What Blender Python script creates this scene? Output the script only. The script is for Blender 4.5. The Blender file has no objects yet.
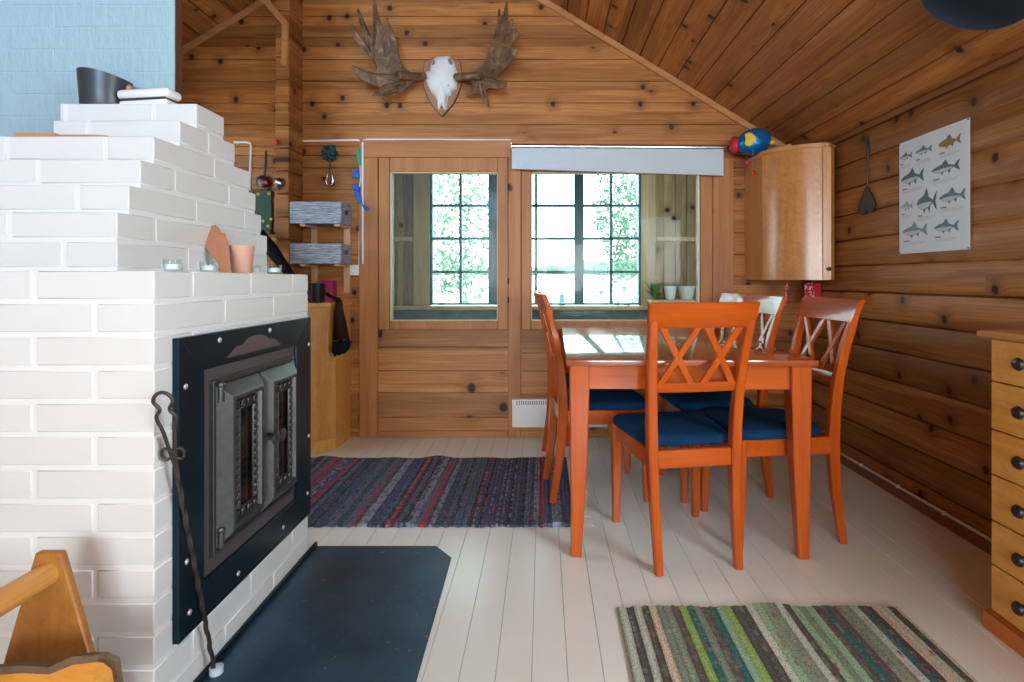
import bpy, bmesh, math, random
from mathutils import Vector, Matrix
random.seed(7)
R = math.radians
SC = bpy.context.scene
COL = SC.collection
H, F, VX, VY = 1.04, 545.0, 543.0, 280.0          # eye height, focal length in pixels, vanishing point

# ---------------------------------------------------------------- camera
cam_d = bpy.data.cameras.new('camera'); cam = bpy.data.objects.new('camera', cam_d); COL.objects.link(cam)
cam.location = (0, 0, H); cam.rotation_euler = (R(90), 0, 0)
cam_d.sensor_width = 36; cam_d.lens = F / 1024 * 36
cam_d.shift_x = -(VX - 512) / 1024; cam_d.shift_y = -(341 - VY) / 1024
cam_d.clip_start = 0.05; cam_d.clip_end = 500
SC.camera = cam
# ---------------------------------------------------------------- sky, fill lights, exposure
SC.view_settings.view_transform = 'Standard'; SC.view_settings.look = 'None'
SC.view_settings.exposure = 0.2; SC.view_settings.gamma = 1.0; SC.view_settings.use_curve_mapping = False
W = bpy.data.worlds.new('sky'); SC.world = W; W.use_nodes = True
bg = W.node_tree.nodes['Background']
bg.inputs[0].default_value = (0.72, 0.90, 1.0, 1); bg.inputs[1].default_value = 7.0
def area(name, loc, target, sx, sy, power, col):
    l = bpy.data.lights.new(name, 'AREA'); l.shape = 'RECTANGLE'; l.size = sx; l.size_y = sy
    l.energy = power; l.color = col
    o = bpy.data.objects.new(name, l); COL.objects.link(o); o.location = loc
    o.rotation_euler = (Vector(target) - Vector(loc)).to_track_quat('-Z', 'Y').to_euler()
    return o
# added fill lights set in made-up openings out of view: two in the rear wall, one in its gable, one in the right wall, one in the left niche
area('fill_rear_left', (-0.75, -4.56, 1.5), (-0.3, 2.0, 1.2), 1.7, 1.2, 80, (0.94, 0.97, 0.98))
area('fill_rear_right', (0.95, -4.56, 1.3), (0.2, 3.0, 1.1), 1.0, 1.0, 72, (0.94, 0.97, 0.98))
g = area('fill_gable', (-0.95, -4.56, 2.65), (-2.0, 1.9, 2.35), 1.2, 0.6, 9.5, (0.16, 0.55, 1.0)); g.data.spread = R(38)  # added blue fill, narrowed onto the wall behind the fireplace
area('fill_right', (1.76, 0.0, 1.45), (-0.9, 1.5, 0.9), 1.2, 0.9, 46, (0.82, 0.93, 1.0))
area('fill_left_niche', (-2.55, 2.75, 1.55), (0.0, 2.9, 1.4), 0.8, 0.9, 3, (0.95, 0.98, 1.0))

# ---------------------------------------------------------------- helpers
def at(px, py, Y): return Vector(((px - VX) * Y / F, Y, H - (py - VY) * Y / F))
def wx(px, Y): return (px - VX) * Y / F
def wz(py, Y): return H - (py - VY) * Y / F

class B:
    """collects shapes into one mesh"""
    def __init__(s): s.bm = bmesh.new()
    def box(s, x0, x1, y0, y1, z0, z1, bev=0.0, M=None, seg=1):
        c = Matrix.Translation(((x0+x1)/2, (y0+y1)/2, (z0+z1)/2)) @ Matrix.Diagonal((abs(x1-x0), abs(y1-y0), abs(z1-z0), 1))
        r = bmesh.ops.create_cube(s.bm, size=1, matrix=(M @ c) if M else c)
        if bev:
            es = list({e for v in r['verts'] for e in v.link_edges})
            bmesh.ops.bevel(s.bm, geom=es, offset=bev, segments=seg, affect='EDGES', profile=0.5)
        return s
    def face(s, pts):
        return s.bm.faces.new([s.bm.verts.new(p) for p in pts])
    def rings(s, rings, closed=True, cap=True):
        vs = [[s.bm.verts.new(p) for p in r] for r in rings]
        n = len(vs[0])
        for a, b in zip(vs, vs[1:]):
            for i in range(n if closed else n-1):
                j = (i+1) % n
                try: s.bm.faces.new((a[i], a[j], b[j], b[i]))
                except ValueError: pass
        if cap and n > 2:
            s.bm.faces.new(list(reversed(vs[0]))); s.bm.faces.new(vs[-1])
        return s
    def tube(s, pts, r, n=8, flat=None):
        pts = [Vector(p) for p in pts]; m = len(pts)
        rr = r if isinstance(r, (list, tuple)) else [r]*m
        t = [(pts[min(i+1, m-1)] - pts[max(i-1, 0)]).normalized() for i in range(m)]
        up = Vector((0, 0, 1)) if abs(t[0].z) < 0.9 else Vector((0, 1, 0))
        u = (up - t[0]*up.dot(t[0])).normalized(); out = []
        for i in range(m):
            u = (u - t[i]*u.dot(t[i])).normalized(); v = t[i].cross(u)
            out.append([pts[i] + (u*math.cos(a)*(flat or 1) + v*math.sin(a))*rr[i] for a in [2*math.pi*k/n for k in range(n)]])
        return s.rings(out)
    def sweep(s, path, side, w, t, c=0.004):
        """rectangular bar with chamfered edges: w along side, t across"""
        path = [Vector(p) for p in path]; m = len(path); out = []
        for i, p in enumerate(path):
            tan = (path[min(i+1, m-1)] - path[max(i-1, 0)]).normalized()
            sd = Vector(side); sd = (sd - tan*sd.dot(tan)).normalized(); nn = tan.cross(sd)
            a = (w[i] if isinstance(w, (list, tuple)) else w)/2; b = (t[i] if isinstance(t, (list, tuple)) else t)/2
            cc = min(c, a*0.9, b*0.9)
            q = [(a-cc, b), (a, b-cc), (a, -b+cc), (a-cc, -b), (-a+cc, -b), (-a, -b+cc), (-a, b-cc), (-a+cc, b)]
            out.append([p + sd*x + nn*y for x, y in q])
        return s.rings(out)
    def lathe(s, prof, n=24, M=None, cap=False):
        M = M or Matrix()
        return s.rings([[M @ Vector((r*math.cos(2*math.pi*k/n), r*math.sin(2*math.pi*k/n), z)) for k in range(n)] for r, z in prof], cap=cap)
    def prism(s, poly, a, b, f):
        """polygon extruded: f(u, v, h) gives the point"""
        lo = [s.bm.verts.new(f(u, v, a)) for u, v in poly]; hi = [s.bm.verts.new(f(u, v, b)) for u, v in poly]
        n = len(poly)
        s.bm.faces.new(list(reversed(lo))); s.bm.faces.new(hi)
        for i in range(n): s.bm.faces.new((lo[i], lo[(i+1) % n], hi[(i+1) % n], hi[i]))
        return s
    def pillow(s, poly, f, depth, steps=5, base=0.0):
        cu = sum(p[0] for p in poly)/len(poly); cv = sum(p[1] for p in poly)/len(poly); rs = []
        rs.append([f(u, v, base) for u, v in poly])
        for k in range(steps+1):
            a = k/steps*math.pi/2; sc = 0.12 + 0.88*math.cos(a); h = base + depth*math.sin(a)
            rs.append([f(cu+(u-cu)*sc, cv+(v-cv)*sc, h) for u, v in poly])
        return s.rings(rs)
    def ball(s, c, r, M=None, n=16):
        c = Vector(c); r = Vector(r) if not isinstance(r, (int, float)) else Vector((r, r, r))
        m = Matrix.Translation(c) @ (M or Matrix()) @ Matrix.Diagonal((r.x, r.y, r.z, 1))
        bmesh.ops.create_uvsphere(s.bm, u_segments=n, v_segments=max(6, n*2//3), radius=1, matrix=m); return s
    def curve(s, pts, r, n=8, sub=6):
        pts = [Vector(p) for p in pts]; q = [pts[0]*2-pts[1]]+pts+[pts[-1]*2-pts[-2]]; out = []
        for i in range(1, len(q)-2):
            p0, p1, p2, p3 = q[i-1:i+3]
            for k in range(sub):
                t = k/sub; out.append(((p1*2)+(p2-p0)*t+(p0*2-p1*5+p2*4-p3)*t*t+(p1*3-p0-p2*3+p3)*t**3)*.5)
        return s.tube(out+[pts[-1]], r, n)
    def torus(s, c, Rr, r, M=None, n=20, m=8):
        M = Matrix.Translation(c) @ (M or Matrix())
        rg = []
        for i in range(n+1):
            a = 2*math.pi*i/n
            rg.append([M @ Vector(((Rr+r*math.cos(b))*math.cos(a), (Rr+r*math.cos(b))*math.sin(a), r*math.sin(b))) for b in [2*math.pi*k/m for k in range(m)]])
        return s.rings(rg, cap=False)
    def build(s, name, mat, parent=None, world=True, sharp=38):
        bm = s.bm
        bmesh.ops.remove_doubles(bm, verts=bm.verts, dist=1e-5)
        bmesh.ops.recalc_face_normals(bm, faces=bm.faces)
        for f in bm.faces: f.smooth = True
        for e in bm.edges: e.smooth = e.calc_face_angle(0) < R(sharp)
        me = bpy.data.meshes.new(name); bm.to_mesh(me); bm.free()
        if world and parent: me.transform(chain(parent).inverted())
        if mat: me.materials.append(mat)
        o = bpy.data.objects.new(name, me); COL.objects.link(o)
        if parent: o.parent = parent
        return o

def chain(o):
    m = o.matrix_basis.copy()
    while o.parent: o = o.parent; m = o.matrix_basis @ m
    return m
def tag(o, label=None, cat=None, group=None, kind=None):
    if label: o['label'] = label
    if cat: o['category'] = cat
    if group: o['group'] = group
    if kind: o['kind'] = kind
    return o
def thing(name, label, cat, loc=(0, 0, 0), rz=0.0, group=None):
    o = bpy.data.objects.new(name, None); COL.objects.link(o); o.empty_display_size = 0.1
    o.location = loc; o.rotation_euler = (0, 0, rz)
    return tag(o, label, cat, group)
def copy_tree(o, parent=None):
    c = o.copy(); COL.objects.link(c)
    if parent: c.parent = parent
    for ch in [x for x in COL.objects if x.parent == o]: copy_tree(ch, c)
    return c
def struct(o, label=None, cat='wall'):
    return tag(o, label, cat if label else None, None, 'structure')

# ---------------------------------------------------------------- materials
class NT:
    def __init__(s, name):
        s.m = bpy.data.materials.new(name); s.m.use_nodes = True; s.t = s.m.node_tree
        s.p = s.t.nodes['Principled BSDF']; s.out = s.t.nodes['Material Output']
    def set(s, sock, val):
        if isinstance(val, bpy.types.NodeSocket): s.t.links.new(val, sock)
        elif isinstance(val, (tuple, list)) and len(val) == 3 and sock.type == 'RGBA': sock.default_value = (*val, 1)
        else: sock.default_value = val
    def n(s, ty, ins=None, **kw):
        nd = s.t.nodes.new('ShaderNode'+ty)
        for k, v in kw.items(): setattr(nd, k, v)
        for k, v in (ins or {}).items(): s.set(nd.inputs[k], v)
        return nd
    def math(s, op, a, b=0.0, c=0.0):
        return s.n('Math', {0: a, 1: b, 2: c}, operation=op).outputs[0]
    def mix(s, f, a, b, mode='MIX'):
        nd = s.n('Mix', data_type='RGBA', blend_type=mode)
        s.set(nd.inputs['Factor'], f); s.set(nd.inputs[6], a); s.set(nd.inputs[7], b); return nd.outputs[2]
    def step(s, v, a, b, lo=0.0, hi=1.0):
        return s.n('MapRange', {0: v, 1: a, 2: b, 3: lo, 4: hi}, clamp=True).outputs[0]
    def xyz(s, x, y, z=0.0): return s.n('CombineXYZ', {0: x, 1: y, 2: z}).outputs[0]
    def obj(s):
        tc = s.n('TexCoord').outputs['Object']; sp = s.n('SeparateXYZ', {0: tc}); return tc, sp.outputs
    def noise(s, vec, scale=1.0, detail=3.0, rough=0.5, dist=0.0):
        return s.n('TexNoise', {'Vector': vec, 'Scale': scale, 'Detail': detail, 'Roughness': rough, 'Distortion': dist}).outputs[0]
    def ramp(s, f, stops, mode='LINEAR'):
        nd = s.n('ValToRGB', {0: f}); cr = nd.color_ramp; cr.interpolation = mode
        while len(cr.elements) < len(stops): cr.elements.new(0.5)
        for e, (p, c) in zip(cr.elements, stops): e.position = p; e.color = (*c, 1)
        return nd.outputs[0]
    def bump(s, h, strength=0.2, dist=0.002):
        s.set(s.p.inputs['Normal'], s.n('Bump', {'Height': h, 'Strength': strength, 'Distance': dist}).outputs[0])
    def fin(s, col, rough=0.5, **kw):
        s.set(s.p.inputs['Base Color'], col); s.set(s.p.inputs['Roughness'], rough)
        for k, v in kw.items(): s.set(s.p.inputs[k.replace('_', ' ')], v)
        return s.m

def plain(name, col, rough=0.5, var=0.12, scale=30, **kw):
    """one paint with slight mottling"""
    t = NT(name); tc, c = t.obj()
    n = t.noise(tc, scale, 4)
    a = tuple(x*(1-var) for x in col); b = tuple(min(1, x*(1+var)) for x in col)
    return t.fin(t.mix(n, a, b), rough, **kw)

def pine(name, along, cross, pitch, light, dark, knots=5.0, rough=0.42, off=0.0, keep=0.27, ks=1.15):
    """pine boards: per-board tint, long grain, dark knots"""
    t = NT(name); tc, c = t.obj(); u = c['XYZ'.index(along)]; v = c['XYZ'.index(cross)]; w = c[[i for i in range(3) if i not in ('XYZ'.index(along), 'XYZ'.index(cross))][0]]
    bid = t.math('FLOOR', t.math('DIVIDE', t.math('ADD', v, off), pitch))
    rnd = t.n('TexWhiteNoise', {'W': bid}, noise_dimensions='1D').outputs['Value']
    u2 = t.math('MULTIPLY_ADD', rnd, 37.0, u); v2 = t.math('MULTIPLY_ADD', bid, 0.61, v)
    vo = t.n('TexVoronoi', {'Vector': t.xyz(u2, t.math('MULTIPLY', v2, 0.85), 0.0), 'Scale': knots, 'Randomness': 1.0}, voronoi_dimensions='2D')
    d = vo.outputs['Distance']; pick = t.math('GREATER_THAN', t.n('SeparateColor', {0: vo.outputs['Color']}).outputs[0], keep)
    swirl = t.math('MULTIPLY', t.math('EXPONENT', t.math('MULTIPLY', d, -9.0)), t.math('MULTIPLY', pick, 0.05))
    vs = t.math('ADD', v2, swirl)
    g1 = t.noise(t.xyz(t.math('MULTIPLY', u2, 0.9), t.math('MULTIPLY', vs, 16.0), w), 1.0, 4, 0.55, 0.4)
    g2 = t.noise(t.xyz(t.math('MULTIPLY', u2, 3.0), t.math('MULTIPLY', vs, 130.0), w), 1.0, 3, 0.6)
    g3 = t.math('SINE', t.math('MULTIPLY_ADD', g1, 26.0, t.math('MULTIPLY', vs, 40.0)))
    f = t.step(t.math('MULTIPLY_ADD', g3, 0.10, g1), 0.30, 0.72)
    col = t.mix(f, dark, light)
    col = t.mix(t.step(g2, 0.42, 0.68, 0.0, 0.55), col, tuple(x*0.55 for x in dark))
    tint = t.step(rnd, 0, 1, 0.72, 1.18)
    col = t.mix(1.0, col, t.n('CombineColor', {0: tint, 1: tint, 2: tint}).outputs[0], 'MULTIPLY')
    halo = t.math('MULTIPLY', t.step(d, 0.30, 0.06, 0, 0.6), pick)
    col = t.mix(halo, col, tuple(x*0.55 for x in dark))
    kn = t.math('MULTIPLY', t.step(t.math('MULTIPLY_ADD', g2, 0.03, d), 0.085*ks, 0.055*ks), pick)
    col = t.mix(kn, col, (0.035, 0.012, 0.006))
    t.bump(g2, 0.15, 0.001)
    return t.fin(col, rough+.05, Specular_IOR_Level=0.32)

def timber(name, along, light, dark, sc=1.0, rough=0.35, knots=0.0, fig=0.0, **kw):
    """furniture wood along one local axis"""
    t = NT(name); tc, c = t.obj(); i = 'XYZ'.index(along); o = [k for k in range(3) if k != i]
    u = c[i]; a, b = c[o[0]], c[o[1]]
    oi = t.n('ObjectInfo').outputs['Random']
    uu = t.math('MULTIPLY_ADD', oi, 9.0, u)
    g1 = t.noise(t.xyz(t.math('MULTIPLY', uu, 2.0*sc), t.math('MULTIPLY', a, 26.0*sc), t.math('MULTIPLY', b, 26.0*sc)), 1.0, 4, 0.55, 0.5)
    g2 = t.noise(t.xyz(t.math('MULTIPLY', uu, 6.0*sc), t.math('MULTIPLY', a, 190.0*sc), t.math('MULTIPLY', b, 190.0*sc)), 1.0, 2)
    col = t.mix(t.step(g1, 0.3, 0.7), dark, light)
    col = t.mix(t.step(g2, 0.45, 0.8, 0, 0.35), col, tuple(x*0.6 for x in dark))
    if fig:
        g4 = t.noise(tc, 22.0*sc, 5, 0.65, 2.0)
        col = t.mix(t.step(g4, 0.42, 0.70, 0.0, fig), col, tuple(x*0.7 for x in dark))
    if knots:
        vo = t.n('TexVoronoi', {'Vector': tc, 'Scale': knots}); d = vo.outputs['Distance']
        col = t.mix(t.step(d, 0.12, 0.07), col, (0.04, 0.014, 0.006))
    return t.fin(col, rough, **kw)

PITCH = 0.1436
M = {}
PL, PD = (0.52, 0.222, 0.064), (0.32, 0.114, 0.027)
M['pine_back'] = pine('pine_back', 'X', 'Z', PITCH, PL, PD, 4.2)
M['pine_right'] = pine('pine_right', 'Y', 'Z', PITCH, (0.46, 0.200, 0.058), (0.27, 0.096, 0.024), 4.2, off=0.03)
M['pine_ceiling'] = pine('pine_ceiling', 'Y', 'X', 0.12, (0.50, 0.205, 0.056), (0.33, 0.112, 0.027), 4.4)
M['pine_door'] = pine('pine_door', 'X', 'Z', PITCH, (0.58, 0.275, 0.105), (0.42, 0.175, 0.058), 2.6, ks=1.2)
M['trim'] = timber('trim_pine', 'Z', (0.49, 0.205, 0.058), (0.34, 0.120, 0.029), 0.6, 0.5, knots=3.2)
M['trim_x'] = timber('trim_pine_across', 'X', (0.49, 0.205, 0.058), (0.34, 0.120, 0.029), 0.6, 0.5, knots=3.2)
M['batten'] = timber('batten', 'X', (0.52, 0.26, 0.10), (0.40, 0.17, 0.06), 0.6, 0.4)
M['pale_strip'] = timber('pale_strip_wood', 'Z', (0.62, 0.38, 0.22), (0.52, 0.29, 0.15), 1, 0.5)
M['brown_wood'] = timber('dark_brown_wood', 'Z', (0.16, 0.06, 0.022), (0.09, 0.03, 0.012), 1, 0.5)
M['skirting'] = timber('skirting_wood', 'Y', (0.28, 0.105, 0.035), (0.18, 0.06, 0.02), 1, 0.45)
for ax in 'XYZ':
    M['cherry'+ax] = timber('cherry_lacquer_'+ax.lower(), ax, (0.52, 0.098, 0.009), (0.38, 0.060, 0.005), 0.7, 0.40, Coat_Weight=0.7, Coat_Roughness=0.12, Specular_IOR_Level=0.12)
M['table_top'] = timber('cherry_table_top', 'Y', (0.36, 0.085, 0.022), (0.26, 0.052, 0.013), 0.5, 0.16, Coat_Weight=0.8, Coat_Roughness=0.05)
M['birch_y'] = timber('amber_birch', 'Z', (0.70, 0.36, 0.085), (0.58, 0.25, 0.045), 0.6, 0.35, fig=0.45)
M['birch_y2'] = timber('amber_birch_front', 'Y', (0.80, 0.42, 0.10), (0.66, 0.30, 0.05), 0.6, 0.35, fig=0.45)
M['top_board'] = timber('orange_top_board', 'Y', (0.55, 0.25, 0.07), (0.45, 0.18, 0.045), 0.6, 0.6, Specular_IOR_Level=0.25)
M['plinth'] = timber('orange_plinth', 'Y', (0.55, 0.17, 0.022), (0.44, 0.12, 0.014), 0.6, 0.4)
M['birch_c'] = timber('tan_birch', 'Z', (0.62, 0.30, 0.092), (0.52, 0.22, 0.058), 0.6, 0.3, fig=0.22, Coat_Weight=0.3, Coat_Roughness=0.2)
M['birch_c2'] = timber('tan_birch_veneer', 'Z', (0.60, 0.275, 0.082), (0.46, 0.180, 0.046), 0.8, 0.28, fig=0.7, Coat_Weight=0.3, Coat_Roughness=0.2)
M['floor'] = plain('cream_floor_paint', (0.765, 0.78, 0.735), 0.22, 0.05, 6)
M['white_brick'] = plain('white_brick_paint', (0.655, 0.66, 0.65), 0.42, 0.03, 14)
M['mortar'] = plain('white_mortar_paint', (0.72, 0.725, 0.715), 0.5, 0.03, 14)
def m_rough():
    t = NT('rough_paint_blue_cast'); tc, c = t.obj()
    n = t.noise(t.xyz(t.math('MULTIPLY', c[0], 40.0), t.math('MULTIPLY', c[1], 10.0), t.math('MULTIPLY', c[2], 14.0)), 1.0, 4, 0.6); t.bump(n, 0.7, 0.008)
    return t.fin((0.32, 0.455, 0.505), 0.5)  # bluish light on the wall is put into this base colour
M['rough_blue_cast'] = m_rough()
M['white'] = plain('white_plastic', (0.80, 0.80, 0.80), 0.35, 0.02)
M['steel_black'] = plain('black_steel', (0.005, 0.012, 0.018), 0.30, 0.4, 12, Specular_IOR_Level=0.3, Specular_Tint=(0.5, 0.8, 1.0))
M['cast'] = plain('cast_iron', (0.085, 0.09, 0.092), 0.38, 0.3, 60, Metallic=0.7)
M['rust'] = plain('worn_brown_steel', (0.085, 0.055, 0.055), 0.5, 0.3, 40)
M['soot'] = plain('soot_black', (0.012, 0.010, 0.010), 0.8, 0.4, 40)
M['bolt'] = plain('bright_bolt', (0.55, 0.55, 0.55), 0.35, 0.1, 50, Metallic=0.6)
M['chrome'] = plain('chrome', (0.62, 0.65, 0.68), 0.2, 0.05, 50, Metallic=1.0)
M['iron'] = plain('dark_iron', (0.045, 0.035, 0.03), 0.5, 0.4, 60, Metallic=0.4)
M['black'] = plain('black_plastic', (0.012, 0.012, 0.014), 0.35, 0.3)
M['black_cloth'] = plain('black_cloth', (0.008, 0.008, 0.010), 0.95, 0.3, Specular_IOR_Level=0.1)
M['navy'] = plain('navy_shade', (0.004, 0.012, 0.026), 0.7, 0.3)
M['charcoal'] = plain('charcoal_pot', (0.035, 0.04, 0.05), 0.38, 0.2)
M['terracotta'] = plain('terracotta', (0.42, 0.165, 0.085), 0.8, 0.15, 25)
M['terra_pink'] = plain('pale_terracotta', (0.60, 0.33, 0.235), 0.7, 0.1, 25)
M['beige'] = plain('pale_carved_wood', (0.55, 0.36, 0.2), 0.6, 0.15, 40)
M['paddle'] = timber('paddle_wood', 'X', (0.52, 0.25, 0.11), (0.42, 0.18, 0.07), 1, 0.5)
M['bone'] = plain('bone', (0.72, 0.74, 0.74), 0.6, 0.1, 60)
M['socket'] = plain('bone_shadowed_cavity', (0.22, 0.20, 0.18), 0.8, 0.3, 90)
M['plaque'] = timber('plaque_wood', 'Z', (0.40, 0.19, 0.08), (0.30, 0.13, 0.05), 1, 0.4)
M['plaque_edge'] = plain('plaque_edge', (0.10, 0.04, 0.02), 0.5)
M['blind'] = plain('blue_grey_blind', (0.54, 0.63, 0.71), 0.8, 0.04, 60)
M['green'] = plain('dark_green_enamel', (0.016, 0.068, 0.036), 0.7, 0.2)
M['yellow'] = plain('yellow', (0.72, 0.55, 0.04), 0.5)
M['red'] = plain('red', (0.50, 0.012, 0.02), 0.5)
M['redcloth'] = plain('red_cloth', (0.50, 0.01, 0.035), 0.85)
M['magenta'] = plain('magenta_card', (0.30, 0.008, 0.08), 0.6)
M['ribbon'] = plain('blue_ribbon', (0.02, 0.11, 0.50), 0.4)
M['feather'] = plain('green_feather', (0.01, 0.30, 0.20), 0.6)
M['foil'] = plain('blue_foil', (0.006, 0.16, 0.46), 0.25, 0.5, 60, Metallic=0.4)
M['wax'] = plain('candle_wax', (0.8, 0.82, 0.82), 0.5, 0.02)
M['paper'] = plain('poster_paper', (0.70, 0.79, 0.85), 0.6, 0.02)
M['ink'] = plain('grey_print', (0.38, 0.42, 0.48), 0.7)
M['inkd'] = plain('dark_print', (0.16, 0.2, 0.26), 0.7)
M['teal'] = plain('dark_teal_paint', (0.045, 0.135, 0.15), 0.4, 0.1)
M['porch_wood'] = pine('porch_boards', 'Z', 'X', 0.12, (0.55, 0.38, 0.19), (0.30, 0.19, 0.085), 3.0, 0.6)
M['porch_trim'] = timber('porch_trim', 'Z', (0.66, 0.50, 0.28), (0.52, 0.36, 0.18), 0.6, 0.5)
M['porch_shaded'] = plain('porch_lower_wall_shaded', (0.09, 0.13, 0.13), 0.6, 0.4, 14)  # shade of the unlit lower wall is put into this dark colour
M['porch_floor'] = plain('porch_floor', (0.16, 0.13, 0.10), 0.6)
M['cable'] = plain('white_cable', (0.75, 0.77, 0.80), 0.4, 0.02)
M['bark'] = plain('bark', (0.13, 0.085, 0.055), 0.9, 0.6, 70)
M['splitwood'] = timber('split_wood', 'X', (0.70, 0.33, 0.055), (0.58, 0.235, 0.03), 1, 0.6)
M['endgrain'] = plain('end_grain', (0.34, 0.18, 0.07), 0.8, 0.3, 60)
M['ply'] = timber('amber_plywood', 'Z', (0.52, 0.225, 0.040), (0.36, 0.135, 0.022), 0.5, 0.5, fig=0.75)
M['dowel'] = timber('dowel_wood', 'Y', (0.68, 0.33, 0.09), (0.55, 0.24, 0.05), 1, 0.45)
M['leaf'] = plain('birch_leaves', (0.12, 0.19, 0.12), 0.6, 0.4, 3)
M['leafd'] = plain('far_leaves', (0.085, 0.13, 0.095), 0.7, 0.4, 0.3)
M['trunk'] = plain('birch_bark', (0.55, 0.55, 0.50), 0.8, 0.4, 8)
M['field'] = plain('pale_field', (0.80, 0.82, 0.78), 0.9, 0.05, 0.3)
M['plant'] = plain('plant_green', (0.08, 0.24, 0.05), 0.6, 0.3)
M['fringe'] = plain('fringe', (0.62, 0.60, 0.55), 0.9)
M['blue_grey_metal'] = plain('pale_blue_metal', (0.45, 0.55, 0.62), 0.4)

def m_cushion():
    t = NT('blue_cushion'); tc, c = t.obj()
    n = t.noise(tc, 120, 2)
    s = t.math('SINE', t.math('MULTIPLY', c[0], 2*math.pi/0.021))
    n2 = t.noise(tc, 9, 3)
    t.bump(t.math('MULTIPLY_ADD', n, 0.25, s), 0.22, 0.0025)
    return t.fin(t.mix(t.step(t.math('MULTIPLY_ADD', n, 0.3, n2), 0.4, 0.9), (0.002, 0.024, 0.070), (0.005, 0.042, 0.115)), 0.9, Specular_IOR_Level=0.15)
M['cushion'] = m_cushion()
def m_plate():
    t = NT('hearth_plate_steel'); tc, c = t.obj()
    n = t.noise(tc, 5, 5, 0.6); d = t.noise(tc, 55, 3, 0.7)
    col = t.mix(t.step(n, 0.35, 0.7), (0.026, 0.066, 0.118), (0.055, 0.120, 0.185))
    col = t.mix(t.step(d, 0.66, 0.74, 0, 0.8), col, (0.32, 0.35, 0.37))
    return t.fin(col, t.step(n, 0.3, 0.7, 0.30, 0.46), Metallic=0.55)
M['plate'] = m_plate()
def m_mesh():
    t = NT('perforated_grey_brown'); tc, c = t.obj()
    a = t.math('SINE', t.math('MULTIPLY', c[1], 2*math.pi/0.007)); b = t.math('SINE', t.math('MULTIPLY', c[2], 2*math.pi/0.007))
    f = t.math('GREATER_THAN', t.math('MULTIPLY', a, b), 0.1)
    return t.fin(t.mix(f, (0.10, 0.085, 0.085), (0.02, 0.017, 0.017)), 0.6)
M['perf'] = m_mesh()
def m_grey_box():
    t = NT('weathered_grey_wood'); tc, c = t.obj()
    g = t.noise(t.xyz(t.math('MULTIPLY', c[0], 14.0), t.math('MULTIPLY', c[1], 14.0), t.math('MULTIPLY', c[2], 190.0)), 1.0, 4, 0.7)
    return t.fin(t.ramp(g, [(0.30, (0.07, 0.08, 0.105)), (0.48, (0.22, 0.26, 0.32)), (0.66, (0.46, 0.52, 0.60))]), 0.75)
M['greywood'] = m_grey_box()
def m_glass(name, tint, gl=0.6, ior=1.45):
    t = NT(name)
    fr = t.n('Fresnel', {'IOR': ior}).outputs[0]
    tr = t.n('BsdfTransparent', {'Color': tint}); g = t.n('BsdfGlossy', {'Color': (1, 1, 1), 'Roughness': 0.02})
    mx = t.n('MixShader', {0: t.math('MULTIPLY', fr, gl), 1: tr.outputs[0], 2: g.outputs[0]})
    t.t.links.new(mx.outputs[0], t.out.inputs[0]); return t.m
M['glass'] = m_glass('window_glass', (0.93, 0.97, 0.95), 0.12)
M['tlglass'] = m_glass('tealight_glass', (0.93, 0.97, 0.96), 0.3)
def m_dusty():
    t = NT('dusty_window_glass'); tc, c = t.obj()
    fr = t.n('Fresnel', {'IOR': 1.45}).outputs[0]
    d = t.step(t.noise(tc, 90, 3, 0.7), 0.70, 0.76, 0.05, 0.55)
    tr = t.n('BsdfTransparent', {'Color': (0.94, 0.97, 0.95)}); g = t.n('BsdfGlossy', {'Roughness': 0.02})
    df = t.n('BsdfDiffuse', {'Color': (0.6, 0.68, 0.66)})
    m1 = t.n('MixShader', {0: t.math('MULTIPLY', fr, 0.12), 1: tr.outputs[0], 2: g.outputs[0]})
    m2 = t.n('MixShader', {0: d, 1: m1.outputs[0], 2: df.outputs[0]})
    t.t.links.new(m2.outputs[0], t.out.inputs[0]); return t.m
M['dusty'] = m_dusty()
def m_stove_glass():
    t = NT('sooty_stove_glass'); tc, c = t.obj()
    n = t.noise(tc, 9, 4)
    return t.fin(t.ramp(n, [(0.4, (0.008, 0.008, 0.009)), (0.6, (0.045, 0.025, 0.018))]), 0.15)
M['stoveglass'] = m_stove_glass()
def m_net():
    t = NT('black_net'); tc, c = t.obj()
    f = t.step(t.noise(t.xyz(t.math('MULTIPLY', c[1], 60.0), t.math('MULTIPLY', c[0], 60.0), t.math('MULTIPLY', c[2], 4.0)), 1.0, 2), 0.3, 0.7, 0.55, 0.95)
    tr = t.n('BsdfTransparent'); df = t.n('BsdfDiffuse', {'Color': (0.008, 0.008, 0.009)})
    mx = t.n('MixShader', {0: f, 1: tr.outputs[0], 2: df.outputs[0]})
    t.t.links.new(mx.outputs[0], t.out.inputs[0]); return t.m
M['net'] = m_net()
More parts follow.
